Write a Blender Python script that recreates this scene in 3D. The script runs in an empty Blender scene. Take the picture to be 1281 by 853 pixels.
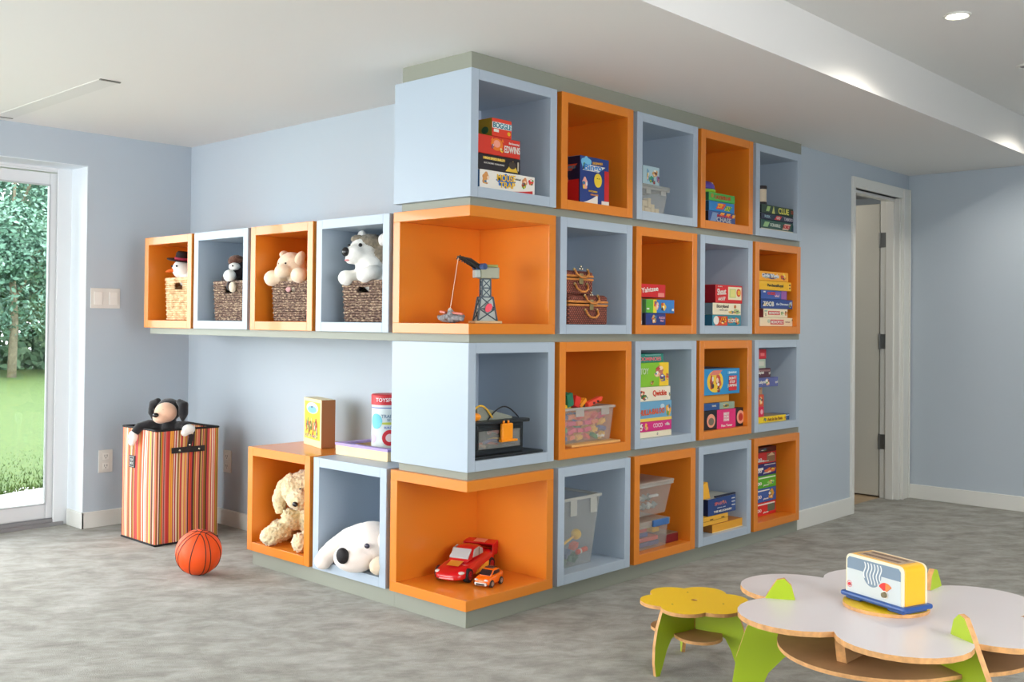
GLASS_TINT = (.8, .83, .84)
DOWNLIGHT = 40
HALL = 9
SKY = 7.0
SUN = 1.0
EXPOSURE = 0.58
import bpy, bmesh, math, random
from mathutils import Vector, Matrix, noise
random.seed(7)
SC = bpy.context.scene
COL = SC.collection
PI = math.pi
R = math.radians

# ------------------------------------------------------------------ materials
def lin(c):
    out = []
    for v in c[:3]:
        v = v / 255.0
        out.append(v / 12.92 if v <= 0.04045 else ((v + 0.055) / 1.055) ** 2.4)
    return (out[0], out[1], out[2], 1.0)

_mats = {}
def mat(name, c, rough=0.5, metal=0.0, var=0.0, scale=20.0, bump=0.0, bscale=60.0, coat=0.0, emit=None, estr=0.0, sheen=0.0):
    if name in _mats: return _mats[name]
    m = bpy.data.materials.new(name); m.use_nodes = True
    nt = m.node_tree; b = nt.nodes['Principled BSDF']
    b.inputs['Base Color'].default_value = lin(c)
    b.inputs['Roughness'].default_value = rough
    b.inputs['Metallic'].default_value = metal
    b.inputs['Coat Weight'].default_value = coat
    b.inputs['Sheen Weight'].default_value = sheen
    if emit:
        b.inputs['Emission Color'].default_value = lin(emit); b.inputs['Emission Strength'].default_value = estr
    tc = nt.nodes.new('ShaderNodeTexCoord')
    if var:
        n = nt.nodes.new('ShaderNodeTexNoise'); n.inputs['Scale'].default_value = scale; n.inputs['Detail'].default_value = 4
        nt.links.new(tc.outputs['Object'], n.inputs['Vector'])
        r = nt.nodes.new('ShaderNodeValToRGB')
        l = lin(c)
        r.color_ramp.elements[0].position = 0.3; r.color_ramp.elements[1].position = 0.7
        r.color_ramp.elements[0].color = tuple(v * (1 - var) for v in l[:3]) + (1,)
        r.color_ramp.elements[1].color = tuple(min(1, v * (1 + var)) for v in l[:3]) + (1,)
        nt.links.new(n.outputs['Fac'], r.inputs['Fac']); nt.links.new(r.outputs['Color'], b.inputs['Base Color'])
    if bump:
        n2 = nt.nodes.new('ShaderNodeTexNoise'); n2.inputs['Scale'].default_value = bscale; n2.inputs['Detail'].default_value = 3
        nt.links.new(tc.outputs['Object'], n2.inputs['Vector'])
        bp = nt.nodes.new('ShaderNodeBump'); bp.inputs['Strength'].default_value = bump; bp.inputs['Distance'].default_value = 0.004
        nt.links.new(n2.outputs['Fac'], bp.inputs['Height']); nt.links.new(bp.outputs['Normal'], b.inputs['Normal'])
    _mats[name] = m
    return m

def P(c, rough=0.45):
    """printed or painted colour"""
    return mat('print_%d_%d_%d' % tuple(c), c, rough)

def clear_mat(name, c, amount, rough=0.15):
    m = bpy.data.materials.new(name); m.use_nodes = True
    nt = m.node_tree; b = nt.nodes['Principled BSDF']; out = nt.nodes['Material Output']
    b.inputs['Base Color'].default_value = lin(c); b.inputs['Roughness'].default_value = rough
    t = nt.nodes.new('ShaderNodeBsdfTransparent'); t.inputs['Color'].default_value = (0.97, 0.97, 0.97, 1)
    mx = nt.nodes.new('ShaderNodeMixShader'); mx.inputs[0].default_value = amount
    nt.links.new(t.outputs[0], mx.inputs[1]); nt.links.new(b.outputs[0], mx.inputs[2]); nt.links.new(mx.outputs[0], out.inputs['Surface'])
    _mats[name] = m
    return m

def pane_mat(name, tint):
    m = bpy.data.materials.new(name); m.use_nodes = True
    nt = m.node_tree; out = nt.nodes['Material Output']; nt.nodes.remove(nt.nodes['Principled BSDF'])
    t = nt.nodes.new('ShaderNodeBsdfTransparent'); t.inputs['Color'].default_value = tint + (1,)
    g = nt.nodes.new('ShaderNodeBsdfGlossy'); g.inputs['Roughness'].default_value = 0.02
    fr = nt.nodes.new('ShaderNodeFresnel'); fr.inputs['IOR'].default_value = 1.25
    mx = nt.nodes.new('ShaderNodeMixShader')
    nt.links.new(fr.outputs[0], mx.inputs[0]); nt.links.new(t.outputs[0], mx.inputs[1]); nt.links.new(g.outputs[0], mx.inputs[2])
    nt.links.new(mx.outputs[0], out.inputs['Surface'])
    return m

def ramp_mat(name, stops, vec_scale=(1, 1, 1), tex='noise', scale=10, detail=5, rough=0.8, bump=0.0, bdist=0.01, interp='LINEAR', coord='Object', distortion=0.0, roughness=0.5, rotz=None):
    m = bpy.data.materials.new(name); m.use_nodes = True
    nt = m.node_tree; b = nt.nodes['Principled BSDF']; b.inputs['Roughness'].default_value = rough
    tc = nt.nodes.new('ShaderNodeTexCoord'); mp = nt.nodes.new('ShaderNodeMapping'); mp.inputs['Scale'].default_value = vec_scale
    if rotz is not None: mp.vector_type = 'TEXTURE'; mp.inputs['Rotation'].default_value = (0, 0, rotz)
    nt.links.new(tc.outputs[coord], mp.inputs['Vector'])
    if tex == 'noise':
        t = nt.nodes.new('ShaderNodeTexNoise'); t.inputs['Scale'].default_value = scale; t.inputs['Detail'].default_value = detail
        t.inputs['Distortion'].default_value = distortion; t.inputs['Roughness'].default_value = roughness
        fac = t.outputs['Fac']
    elif tex == 'white':
        t = nt.nodes.new('ShaderNodeTexWhiteNoise'); t.noise_dimensions = '3D'; fac = t.outputs['Value']
    nt.links.new(mp.outputs[0], t.inputs['Vector'])
    r = nt.nodes.new('ShaderNodeValToRGB'); r.color_ramp.interpolation = interp
    e = r.color_ramp.elements
    e[0].position = stops[0][0]; e[0].color = lin(stops[0][1]); e[1].position = stops[-1][0]; e[1].color = lin(stops[-1][1])
    for p, c in stops[1:-1]:
        k = e.new(p); k.color = lin(c)
    nt.links.new(fac, r.inputs['Fac']); nt.links.new(r.outputs['Color'], b.inputs['Base Color'])
    if bump:
        bp = nt.nodes.new('ShaderNodeBump'); bp.inputs['Strength'].default_value = bump; bp.inputs['Distance'].default_value = bdist
        nt.links.new(fac, bp.inputs['Height']); nt.links.new(bp.outputs['Normal'], b.inputs['Normal'])
    _mats[name] = m
    return m

# ------------------------------------------------------------------ mesh helpers
class MB:
    def __init__(s): s.v = []; s.f = []; s.mi = []
    def add(s, vs, fs, mi=0):
        o = len(s.v); s.v += [tuple(p) for p in vs]; s.f += [tuple(i + o for i in f) for f in fs]; s.mi += [mi] * len(fs)
        return s
    def box(s, x0, x1, y0, y1, z0, z1, mi=0):
        vs = [(x0, y0, z0), (x1, y0, z0), (x1, y1, z0), (x0, y1, z0), (x0, y0, z1), (x1, y0, z1), (x1, y1, z1), (x0, y1, z1)]
        return s.add(vs, [(0, 3, 2, 1), (4, 5, 6, 7), (0, 1, 5, 4), (1, 2, 6, 5), (2, 3, 7, 6), (3, 0, 4, 7)], mi)
    def prism(s, poly, axis, a, b, mi=0):
        """poly in the two other axes (x,y for z; x,z for y; y,z for x)"""
        n = len(poly)
        def mk(p, t):
            return {'z': (p[0], p[1], t), 'y': (p[0], t, p[1]), 'x': (t, p[0], p[1])}[axis]
        vs = [mk(p, a) for p in poly] + [mk(p, b) for p in poly]
        fs = [tuple(range(n))[::-1], tuple(range(n, 2 * n))] + [(i, (i + 1) % n, n + (i + 1) % n, n + i) for i in range(n)]
        return s.add(vs, fs, mi)
    def tube(s, pts, r, n=8, closed=False, mi=0):
        pts = [Vector(p) for p in pts]; m = len(pts); rr = r if isinstance(r, (list, tuple)) else [r] * m
        vs = []; ref = None
        for i, p in enumerate(pts):
            a = pts[(i - 1) % m] if (closed or i > 0) else p
            b = pts[(i + 1) % m] if (closed or i < m - 1) else p
            t = (b - a).normalized()
            if ref is None:
                ref = Vector((0, 0, 1)) if abs(t.z) < 0.9 else Vector((1, 0, 0))
            u = ref - t * ref.dot(t)
            if u.length < 1e-6: u = t.orthogonal()
            u.normalize(); w = t.cross(u); ref = u
            for k in range(n):
                an = 2 * PI * k / n
                vs.append(p + (u * math.cos(an) + w * math.sin(an)) * rr[i])
        fs = []
        for i in range(m if closed else m - 1):
            j = (i + 1) % m
            for k in range(n):
                fs.append((i * n + k, i * n + (k + 1) % n, j * n + (k + 1) % n, j * n + k))
        if not closed:
            fs.append(tuple(range(n))[::-1]); fs.append(tuple((m - 1) * n + k for k in range(n)))
        return s.add(vs, fs, mi)
    def lathe(s, prof, c=(0, 0, 0), n=32, axis='z', mi=0):
        vs = []
        for r_, h in prof:
            for k in range(n):
                a = 2 * PI * k / n
                q = (r_ * math.cos(a), r_ * math.sin(a), h)
                if axis == 'x': q = (h, q[0], q[1])
                if axis == 'y': q = (q[0], h, q[1])
                vs.append((q[0] + c[0], q[1] + c[1], q[2] + c[2]))
        m = len(prof)
        fs = [(i * n + k, i * n + (k + 1) % n, (i + 1) * n + (k + 1) % n, (i + 1) * n + k) for i in range(m - 1) for k in range(n)]
        if prof[0][0] > 1e-6: fs.append(tuple(range(n))[::-1])
        if prof[-1][0] > 1e-6: fs.append(tuple((m - 1) * n + k for k in range(n)))
        return s.add(vs, fs, mi)
    def ell(s, c, r, rot=None, n=20, m=12, mi=0):
        if not isinstance(r, (list, tuple)): r = (r, r, r)
        M = rot.to_matrix() if rot is not None else Matrix.Identity(3)
        vs = []; C = Vector(c)
        vs.append(C + M @ Vector((0, 0, -r[2])))
        for i in range(1, m):
            ph = -PI / 2 + PI * i / m
            for k in range(n):
                a = 2 * PI * k / n
                vs.append(C + M @ Vector((r[0] * math.cos(ph) * math.cos(a), r[1] * math.cos(ph) * math.sin(a), r[2] * math.sin(ph))))
        vs.append(C + M @ Vector((0, 0, r[2])))
        fs = [(0, 1 + (k + 1) % n, 1 + k) for k in range(n)]
        for i in range(m - 2):
            for k in range(n):
                fs.append((1 + i * n + k, 1 + i * n + (k + 1) % n, 1 + (i + 1) * n + (k + 1) % n, 1 + (i + 1) * n + k))
        T = len(vs) - 1; o = 1 + (m - 2) * n
        fs += [(o + k, o + (k + 1) % n, T) for k in range(n)]
        return s.add(vs, fs, mi)
    def xf(s, M, start=0):
        for i in range(start, len(s.v)):
            s.v[i] = tuple(M @ Vector(s.v[i]))
        return s

def root_off(p):
    while p is not None and p.parent is not None: p = p.parent
    return Vector(p.location) if (p is not None and not p.get('_local')) else Vector((0, 0, 0))

def obj(name, mb, m, parent=None, smooth=False, bevel=0.0, seg=2, local=False, fixn=True):
    me = bpy.data.meshes.new(name)
    off = Vector((0, 0, 0)) if (parent is None or local) else root_off(parent)
    me.from_pydata([tuple(Vector(v) - off) for v in mb.v], [], mb.f)
    ms = m if isinstance(m, (list, tuple)) else [m]
    for x in ms: me.materials.append(x)
    if len(ms) > 1:
        for p, i in zip(me.polygons, mb.mi): p.material_index = i
    if fixn:
        b = bmesh.new(); b.from_mesh(me); bmesh.ops.recalc_face_normals(b, faces=b.faces); b.to_mesh(me); b.free()
    if smooth:
        for p in me.polygons: p.use_smooth = True
    o = bpy.data.objects.new(name, me); COL.objects.link(o)
    if parent is not None: o.parent = parent
    if bevel:
        bv = o.modifiers.new('bevel', 'BEVEL'); bv.width = bevel; bv.segments = seg; bv.limit_method = 'ANGLE'; bv.angle_limit = R(40)
    return o

def autosmooth(o, deg=40):
    for p in o.data.polygons: p.use_smooth = True
    me = o.data; b = bmesh.new(); b.from_mesh(me)
    for e in b.edges:
        if len(e.link_faces) == 2 and e.calc_face_angle(0) > R(deg): e.smooth = False
    b.to_mesh(me); b.free()
    return o

def tag(o, label, cat, group=None, kind=None):
    if label: o['label'] = label
    if cat: o['category'] = cat
    if group: o['group'] = group
    if kind: o['kind'] = kind
    return o

def thing(name, label, cat, loc, rotz=0.0, group=None, local=False):
    o = bpy.data.objects.new(name, None); COL.objects.link(o); o.empty_display_size = 0.05
    o.location = loc; o.rotation_euler = (0, 0, rotz)
    if local: o['_local'] = 1
    return tag(o, label, cat, group)

def struct(name, mb, m, bevel=0.0, parent=None, smooth=False):
    o = obj(name, mb, m, parent, smooth=smooth, bevel=bevel)
    if parent is None: o['kind'] = 'structure'
    return o

def text_mb(txt, h, ext=0.0006, bold=0.0, shear=0.0, spacing=1.0, width=None):
    """lettering centred on the origin in the x-z plane, facing -y, height h (capital letters), optional total width"""
    cu = bpy.data.curves.new('lettering', 'FONT'); cu.body = txt; cu.size = 1.0; cu.extrude = 0.01; cu.offset = bold
    cu.shear = shear; cu.space_character = spacing; cu.resolution_u = 3
    cu.align_x = 'CENTER'; cu.align_y = 'CENTER'
    t = bpy.data.objects.new('lettering', cu); COL.objects.link(t)
    me = bpy.data.meshes.new_from_object(t)
    bpy.data.objects.remove(t); bpy.data.curves.remove(cu)
    xs = [v.co.x for v in me.vertices]; ys = [v.co.y for v in me.vertices]
    if not xs: return MB()
    cx, cy = (min(xs) + max(xs)) / 2, (min(ys) + max(ys)) / 2
    lines = txt.count('\n') + 1
    sy = h / 0.70 if lines == 1 else h / (max(ys) - min(ys))
    sx = sy if width is None else width / (max(xs) - min(xs))
    mb = MB()
    mb.add([((v.co.x - cx) * sx, -ext if v.co.z > 0 else ext, (v.co.y - cy) * sy) for v in me.vertices], [tuple(p.vertices) for p in me.polygons])
    bpy.data.meshes.remove(me)
    return mb

def place(mb, frame, u, v, rot=0.0):
    """frame = (origin, U, V, N): put a mesh made in the x-z plane facing -y onto the face"""
    O, U, V, N = frame
    c, s_ = math.cos(rot), math.sin(rot)
    out = []
    for x, y, z in mb.v:
        a, b = x * c - z * s_ + u, x * s_ + z * c + v
        out.append(tuple(Vector(O) + Vector(U) * a + Vector(V) * b - Vector(N) * y))
    mb.v = out
    return mb

def face_front(x0, y, z0):  # faces -y
    return (Vector((x0, y, z0)), Vector((1, 0, 0)), Vector((0, 0, 1)), Vector((0, -1, 0)))
def face_left(x, y1, z0):   # faces -x, u runs towards -y
    return (Vector((x, y1, z0)), Vector((0, -1, 0)), Vector((0, 0, 1)), Vector((-1, 0, 0)))

def letter(parent, frame, txt, u, v, h, c, width=None, rot=0.0, bold=0.02, shear=0.0, lift=0.0008, name='lettering', local=False):
    mb = text_mb(txt, h, 0.0006, bold, shear, width=width)
    O, U, V, N = frame
    place(mb, (Vector(O) + Vector(N) * lift, U, V, N), u, v, rot)
    return obj(name, mb, P(c), parent, local=local, fixn=False)

def shape(kind, w, h, t=0.0006, n=20):
    """flat printed shape in the x-z plane"""
    if kind == 'rect': poly = [(-w / 2, -h / 2), (w / 2, -h / 2), (w / 2, h / 2), (-w / 2, h / 2)]
    elif kind == 'oval': poly = [(w / 2 * math.cos(2 * PI * k / n), h / 2 * math.sin(2 * PI * k / n)) for k in range(n)]
    elif kind == 'tri': poly = [(-w / 2, -h / 2), (w / 2, -h / 2), (w * 0.1, h / 2)]
    elif kind == 'star':
        poly = []
        for k in range(16):
            q = 1.0 if k % 2 == 0 else 0.78
            poly.append((w / 2 * q * math.cos(2 * PI * k / 16), h / 2 * q * math.sin(2 * PI * k / 16)))
    elif kind == 'blob':
        ph = random.random() * 6
        n = 28; rad = [1 - .16 * math.sin(2 * 2 * PI * k / n + ph) - .12 * math.sin(5 * 2 * PI * k / n + ph * 2) for k in range(n)]; mx = max(rad); poly = [(w / 2 * rad[k] / mx * math.cos(2 * PI * k / n), h / 2 * rad[k] / mx * math.sin(2 * PI * k / n)) for k in range(n)]
    elif kind == 'slant': poly = [(-w / 2, -h / 2), (w / 2 - w * .3, -h / 2), (w / 2, h / 2), (-w / 2 + w * .3, h / 2)]
    elif kind == 'swoosh': poly = [(-w / 2, -h / 2), (w / 2, -h / 2), (w / 2, h / 2), (w * .2, h * .1), (-w * .1, -h * .2)]
    return MB().prism(poly, 'y', -t, t)

def patch(parent, frame, kind, u, v, w, h, c, rot=0.0, lift=0.0004, name='printed_picture', local=False):
    mb = shape(kind, w, h); O, U, V, N = frame
    if kind == 'blob':
        # a little figure: head, face and limbs in their own inks
        pool = [(246, 214, 178), (120, 70, 44), (232, 196, 70), (70, 120, 160), (206, 70, 60), (240, 236, 226), (60, 60, 66), (110, 160, 80)]
        inks = [c] + random.sample(pool, 4)
        mb.mi = [0] * len(mb.f)
        for k in range(4):
            q = shape('oval', w * random.uniform(.18, .42), h * random.uniform(.16, .36), 0.0006, 12)
            dx, dz = w * random.uniform(-.26, .26), h * random.uniform(-.28, .28)
            mb.add([(x + dx, y - .0003 * (k + 1), z + dz) for x, y, z in q.v], q.f, k + 1)
        place(mb, (Vector(O) + Vector(N) * lift, U, V, N), u, v, rot)
        return obj(name, mb, [P(i) for i in inks], parent, local=local)
    place(mb, (Vector(O) + Vector(N) * lift, U, V, N), u, v, rot)
    return obj(name, mb, P(c), parent, local=local)

def game_box(name, label, cat, x0, x1, y0, y1, z0, z1, c, side=None, top=None, prints=(), words=(), group=None, lid=None, side_prints=(), side_words=(), bev=0.0015):
    """a cardboard box whose printed end faces -y; prints/words are in fractions of that end"""
    t = thing(name, label, cat, ((x0 + x1) / 2, (y0 + y1) / 2, z0), group=group)
    b = MB().box(x0, x1, y0, y1, z0, z1)
    b.mi = [0, 1, 0, 0, 0, 2]
    obj('box_body', b, [P(c), P(top or c), P(side or c)], t, bevel=bev, seg=1)
    if lid:
        obj('lid', MB().box(x0 - .0015, x1 + .0015, y0 - .0015, y1 + .0015, z0 + (z1 - z0) * lid, z1 + .001), [P(c)], t, bevel=.001, seg=1)
    W, H = x1 - x0, z1 - z0
    d = 0.0015 if lid else 0
    fr = face_front(x0, y0 - d, z0)
    for i, q in enumerate(prints):
        k, u, v, w, h, cc = q[:6]; patch(t, fr, k, u * W, v * H, w * W, h * H, cc, lift=0.0004 + i * 0.0005, rot=(q[6] if len(q) > 6 else 0))
    for q in words:
        s_, u, v, h, w, cc = q[:6]; letter(t, fr, s_, u * W, v * H, h * H, cc, width=w * W, lift=0.0009 + len(prints) * 0.0005, rot=(q[6] if len(q) > 6 else 0))
    D = y1 - y0
    fl = face_left(x0 - d, y1, z0)
    for i, q in enumerate(side_prints):
        k, u, v, w, h, cc = q[:6]; patch(t, fl, k, u * D, v * H, w * D, h * H, cc, lift=0.0004 + i * 0.0005)
    for q in side_words:
        s_, u, v, h, w, cc = q[:6]; letter(t, fl, s_, u * D, v * H, h * H, cc, width=w * D, lift=0.0009 + len(side_prints) * 0.0005)
    return t

def fur(o, amt, size, sub=0):
    if sub:
        s = o.modifiers.new('sub', 'SUBSURF'); s.levels = sub; s.render_levels = sub
    tx = bpy.data.textures.new('pile', 'CLOUDS'); tx.noise_scale = size; tx.noise_depth = 2
    d = o.modifiers.new('pile', 'DISPLACE'); d.texture = tx; d.strength = amt; d.mid_level = 0.5; d.texture_coords = 'LOCAL'
    return o

def plush(name, mb, m, parent, voxel=0.006, amt=0.008, size=0.012, smooth_it=6, local=False):
    """soft stuffed shape: overlapping lobes fused into one skin"""
    o = obj(name, mb, m, parent, smooth=True, local=local)
    r = o.modifiers.new('skin', 'REMESH'); r.mode = 'VOXEL'; r.voxel_size = voxel; r.use_smooth_shade = True
    s = o.modifiers.new('soft', 'SMOOTH'); s.iterations = smooth_it; s.factor = 0.5
    if amt: fur(o, amt, size)
    return o

# ------------------------------------------------------------------ surfaces
wall_m = mat('wall_paint_blue', (183, 194, 204), 0.7, bump=0.05, bscale=200)
ceil_m = mat('ceiling_paint', (232, 231, 228), 0.8)
white_m = mat('white_trim_paint', (226, 226, 220), 0.4)
door_m = mat('door_paint', (205, 203, 192), 0.4)
orange_m = mat('orange_lacquer', (226, 132, 36), 0.34, coat=0.3)
blue_m = mat('pale_blue_lacquer', (176, 190, 204), 0.42, coat=0.08)
grey_m = mat('grey_green_board', (146, 149, 136), 0.5)
carpet = ramp_mat('grey_carpet', [(0.28, (110, 108, 98)), (0.45, (142, 140, 130)), (0.58, (162, 161, 153)), (0.75, (186, 185, 178))],
                  vec_scale=(1.7, 1.0, 1.0), scale=8.5, detail=12, rough=0.95, distortion=.25, roughness=0.72, rotz=R(-40))
def carpet_extra():
    nt = carpet.node_tree; b = nt.nodes['Principled BSDF']
    tc = nt.nodes['Texture Coordinate']
    n = nt.nodes.new('ShaderNodeTexNoise'); n.inputs['Scale'].default_value = 260; n.inputs['Detail'].default_value = 4
    nt.links.new(tc.outputs['Object'], n.inputs['Vector'])
    bp = nt.nodes.new('ShaderNodeBump'); bp.inputs['Strength'].default_value = 0.6; bp.inputs['Distance'].default_value = 0.006
    nt.links.new(n.outputs['Fac'], bp.inputs['Height']); nt.links.new(bp.outputs['Normal'], b.inputs['Normal'])
    b.inputs['Sheen Weight'].default_value = 0.15
carpet_extra()
metal_m = mat('brushed_nickel', (150, 150, 148), 0.35, 1.0)
alu_m = mat('grey_aluminium', (150, 150, 152), 0.4, 0.4)
black_m = mat('black_cloth', (22, 20, 22), 0.75)
dark_m = mat('black_plastic', (30, 36, 40), 0.35)
tile_m = mat('hall_floor_wood', (176, 152, 120), 0.5, var=0.12, scale=8)

# ------------------------------------------------------------------ the setting
XW, YF, XR, YB = 0.48, 3.13, 4.68, 0.05
ZC, ZU, YS = 2.42, 2.665, -0.91
struct('floor', MB().box(-5.3, 4.9, -4.9, 0.19, -0.1, 0.0).box(-5.3, 0.62, 0.19, 3.56, -0.1, 0.0), carpet)
struct('wall_alcove', MB().box(XW, XW + .14, 0.49, YF + .4, 0, 2.9), wall_m)
# far wall with the glazed door opening
struct('wall_far', MB().box(-0.21, XW + .1, YF, YF + .42, 0, 2.9).box(-3.6, -0.21, YF, YF + .42, 2.215, 2.9).box(-5.3, -3.6, YF, YF + .42, 0, 2.9), wall_m)
struct('wall_left', MB().box(-5.3, -5.0, -4.9, 3.55, 0, 0.25).box(-5.3, -5.0, -4.9, 3.55, 2.25, 2.9).box(-5.3, -5.0, -4.9, -0.9, .25, 2.25).box(-5.3, -5.0, 2.95, 3.55, .25, 2.25), wall_m)
struct('wall_front', MB().box(-5.3, 4.9, -4.9, -4.6, 0, 0.5).box(-5.3, 4.9, -4.9, -4.6, 2.3, 2.9).box(-5.3, -2.2, -4.9, -4.6, 0.5, 2.3).box(0.2, 4.9, -4.9, -4.6, 0.5, 2.3), wall_m)
struct('added_fill_window', MB().box(-2.2, .2, -4.8, -4.7, .5, .56).box(-2.2, .2, -4.8, -4.7, 2.24, 2.3).box(-2.2, -2.14, -4.8, -4.7, .56, 2.24).box(.14, .2, -4.8, -4.7, .56, 2.24).box(-1.23, -1.17, -4.8, -4.7, .56, 2.24), white_m)  # window added out of view behind the camera, to brighten the right-hand shelf fronts
struct('wall_right', MB().box(XR, XR + .2, -4.9, 0.19, 0, 2.9), wall_m)
struct('wall_back', MB().box(2.914, 3.735, YB, .19, 0, ZC).box(3.735, 4.53, YB, .19, 2.235, ZC).box(4.53, XR + .1, YB, .19, 0, ZC), wall_m)
struct('ceiling', MB().box(-5.3, 4.9, YS, 3.55, ZC, 2.95).box(-5.3, 4.9, -4.9, YS, ZU, 2.95).box(0.3, 4.9, 0.1, 0.3, ZC, 2.9), ceil_m)
struct('wall_service', MB().box(2.92, 2.97, .19, 1.75, 0, 2.5).box(2.92, 5.9, 1.7, 1.8, 0, 2.5).box(5.8, 5.9, .19, 1.8, 0, 2.5).box(4.68, 5.9, .13, .19, 0, 2.5), wall_m)
struct('ceiling_hall', MB().box(2.9, 5.9, .19, 1.8, 2.42, 2.5), ceil_m)
struct('floor_hall', MB().box(2.9, 5.9, .19, 1.8, -0.1, 0.0), tile_m)
# baseboards
struct('baseboard_far', MB().box(-0.225, XW, YF - .016, YF, 0, .098).box(-0.226, -0.21, YF - .016, YF + .2, 0, .098), white_m, bevel=.003)
struct('baseboard_alcove', MB().box(XW - .016, XW, 1.66, YF - .016, 0, .098), white_m, bevel=.003)
struct('baseboard_back', MB().box(2.93, 3.70, YB - .016, YB, 0, .115), white_m, bevel=.003)
struct('baseboard_right', MB().box(XR - .016, XR, -4.6, YB - .016, 0, .105), white_m, bevel=.003)
# interior door
d = bpy.data.objects.new('door_1', None); COL.objects.link(d); d['kind'] = 'structure'
fr = MB().box(3.697, 3.735, YB - .018, YB + .14, 0, 2.31).box(4.53, 4.665, YB - .018, YB, 0, 2.31).box(3.735, 4.53, YB - .018, YB + .14, 2.235, 2.31)
fr.box(4.50, 4.53, YB - .006, YB + .14, 0, 2.235).box(4.478, 4.5, YB + .03, YB + .09, 0, 2.235).box(3.735, 4.478, YB + .03, YB + .09, 2.213, 2.235)
obj('door_frame', fr, white_m, d, bevel=.004)
obj('casing_moulding', MB().box(4.535, 4.55, YB - .026, YB - .018, 0, 2.3).box(4.645, 4.665, YB - .026, YB - .018, 0, 2.31), white_m, d, bevel=.003)
leaf = obj('door_leaf', MB().box(4.505, 4.545, .20, .98, .012, 2.205), door_m, d, bevel=.003)
for z in (.42, 1.17, 1.93):
    h = obj('hinge', MB().box(4.4965, 4.4995, .1, .188, z - .055, z + .055).tube([(4.498, .193, z - .058), (4.498, .193, z + .058)], .0075, 10), metal_m, d)
obj('door_handle', MB().tube([(4.505, .92, 1.0), (4.45, .92, 1.0), (4.45, .8, 1.0)], .01, 10).lathe([(.026, 4.498), (.026, 4.505)], (0, .92, 1.0), axis='x'), metal_m, leaf)

# glazed door
g = bpy.data.objects.new('door_2', None); COL.objects.link(g); g['kind'] = 'structure'
frame_m = mat('white_vinyl', (222, 224, 226), 0.35)
fb = MB().box(-.255, -.21, 3.36, 3.5, 0.0, 2.215).box(-3.6, -.255, 3.36, 3.5, 2.185, 2.215)
obj('door_frame', fb, frame_m, g, bevel=.004)
obj('frame_stop', MB().box(-.275, -.255, 3.37, 3.40, 0.03, 2.185).box(-.3, -.21, 3.345, 3.36, 0.0, 2.215).box(-3.6, -.3, 3.345, 3.36, 2.195, 2.215), frame_m, g, bevel=.003)
def sash(x0, x1, y):
    s_ = obj('sash', MB().box(x1 - .075, x1, y, y + .045, .045, 2.18).box(x0, x0 + .075, y, y + .045, .045, 2.18).box(x0 + .075, x1 - .075, y, y + .045, 2.105, 2.18).box(x0 + .075, x1 - .075, y, y + .045, .045, .135), frame_m, g, bevel=.006)
    obj('glazing_bead', MB().box(x1 - .083, x1 - .073, y - .004, y + .02, .13, 2.11).box(x0 + .073, x1 - .075, y - .004, y + .02, 2.099, 2.109).box(x0 + .073, x1 - .075, y - .004, y + .02, .13, .14), mat('bead_grey', (190, 194, 196), .4), s_, bevel=.002)
    obj('glass_pane', MB().box(x0 + .07, x1 - .07, y + .02, y + .026, .13, 2.11), tint_m, s_)
    return s_
tint_m = pane_mat('tinted_glass', GLASS_TINT)
sash(-1.36, -.262, 3.37)
obj('sill_track', MB().box(-3.6, -.24, 3.33, 3.48, 0, .022).box(-3.6, -.25, 3.35, 3.358, .022, .04).box(-3.6, -.25, 3.425, 3.433, .022, .045), alu_m, g, bevel=.002)
struct('trim_1', MB().box(-0.214, -0.2095, 3.13, 3.36, .098, 2.2155).box(-3.6, -.21, 3.131, 3.36, 2.211, 2.2155), mat('reveal_paint', (225, 232, 238), .6))
# window in the left wall, outside the picture: mullions only
w = struct('window_1', MB().box(-5.2, -5.1, -.9, 2.95, .25, .3).box(-5.2, -5.1, -.9, 2.95, 2.2, 2.25).box(-5.2, -5.1, -.9, -.85, .3, 2.2).box(-5.2, -5.1, 2.9, 2.95, .3, 2.2).box(-5.2, -5.1, 1.0, 1.05, .3, 2.2), white_m)
w2 = obj('glass_pane', MB().box(-5.155, -5.15, -.86, 2.9, .29, 2.21), pane_mat('clear_glass', (.97, .98, .98)), w)

# ------------------------------------------------------------------ garden
struct('patio', MB().box(-9, 14, 3.55, 5.02, -.12, -.02), mat('pale_concrete', (190, 188, 182), .8, var=.05, scale=4))
gm = ramp_mat('lawn_grass', [(0.3, (44, 66, 18)), (0.5, (60, 82, 24)), (0.7, (76, 98, 34))], scale=30, detail=8, rough=.9)
def lawn():
    mb = MB(); n = 120; vs = []
    for i in range(n + 1):
        x = -10 + 26 * i / n
        vs.append((x, 4.9 + .14 * math.sin(x * 3.1) + .1 * math.sin(x * 7.7 + 1), -.018)); vs.append((x, 30, .25))
    mb.add(vs, [(2 * i, 2 * i + 2, 2 * i + 3, 2 * i + 1) for i in range(n)])
    return mb
struct('ground_lawn', lawn(), gm)
rnd = random.Random(3)
def tuft_mb():
    mb = MB()
    for _ in range(9000):
        x, y = rnd.uniform(-1.0, 3.0), 4.86 + rnd.random() ** 2 * 3.5
        y += .12 * math.sin(x * 3.1)
        a, h = rnd.uniform(0, PI), rnd.uniform(.0, .02)
        dx, dy = math.cos(a) * .006, math.sin(a) * .006
        mb.add([(x - dx, y - dy, -.02), (x + dx, y + dy, -.02), (x + rnd.uniform(-.02, .02), y + rnd.uniform(-.02, .02), h)], [(0, 1, 2)])
    return mb
tag(obj('lawn_grass', tuft_mb(), gm, fixn=False), 'bright green lawn grass beyond the pale patio outside', 'grass', kind='stuff')
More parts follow.
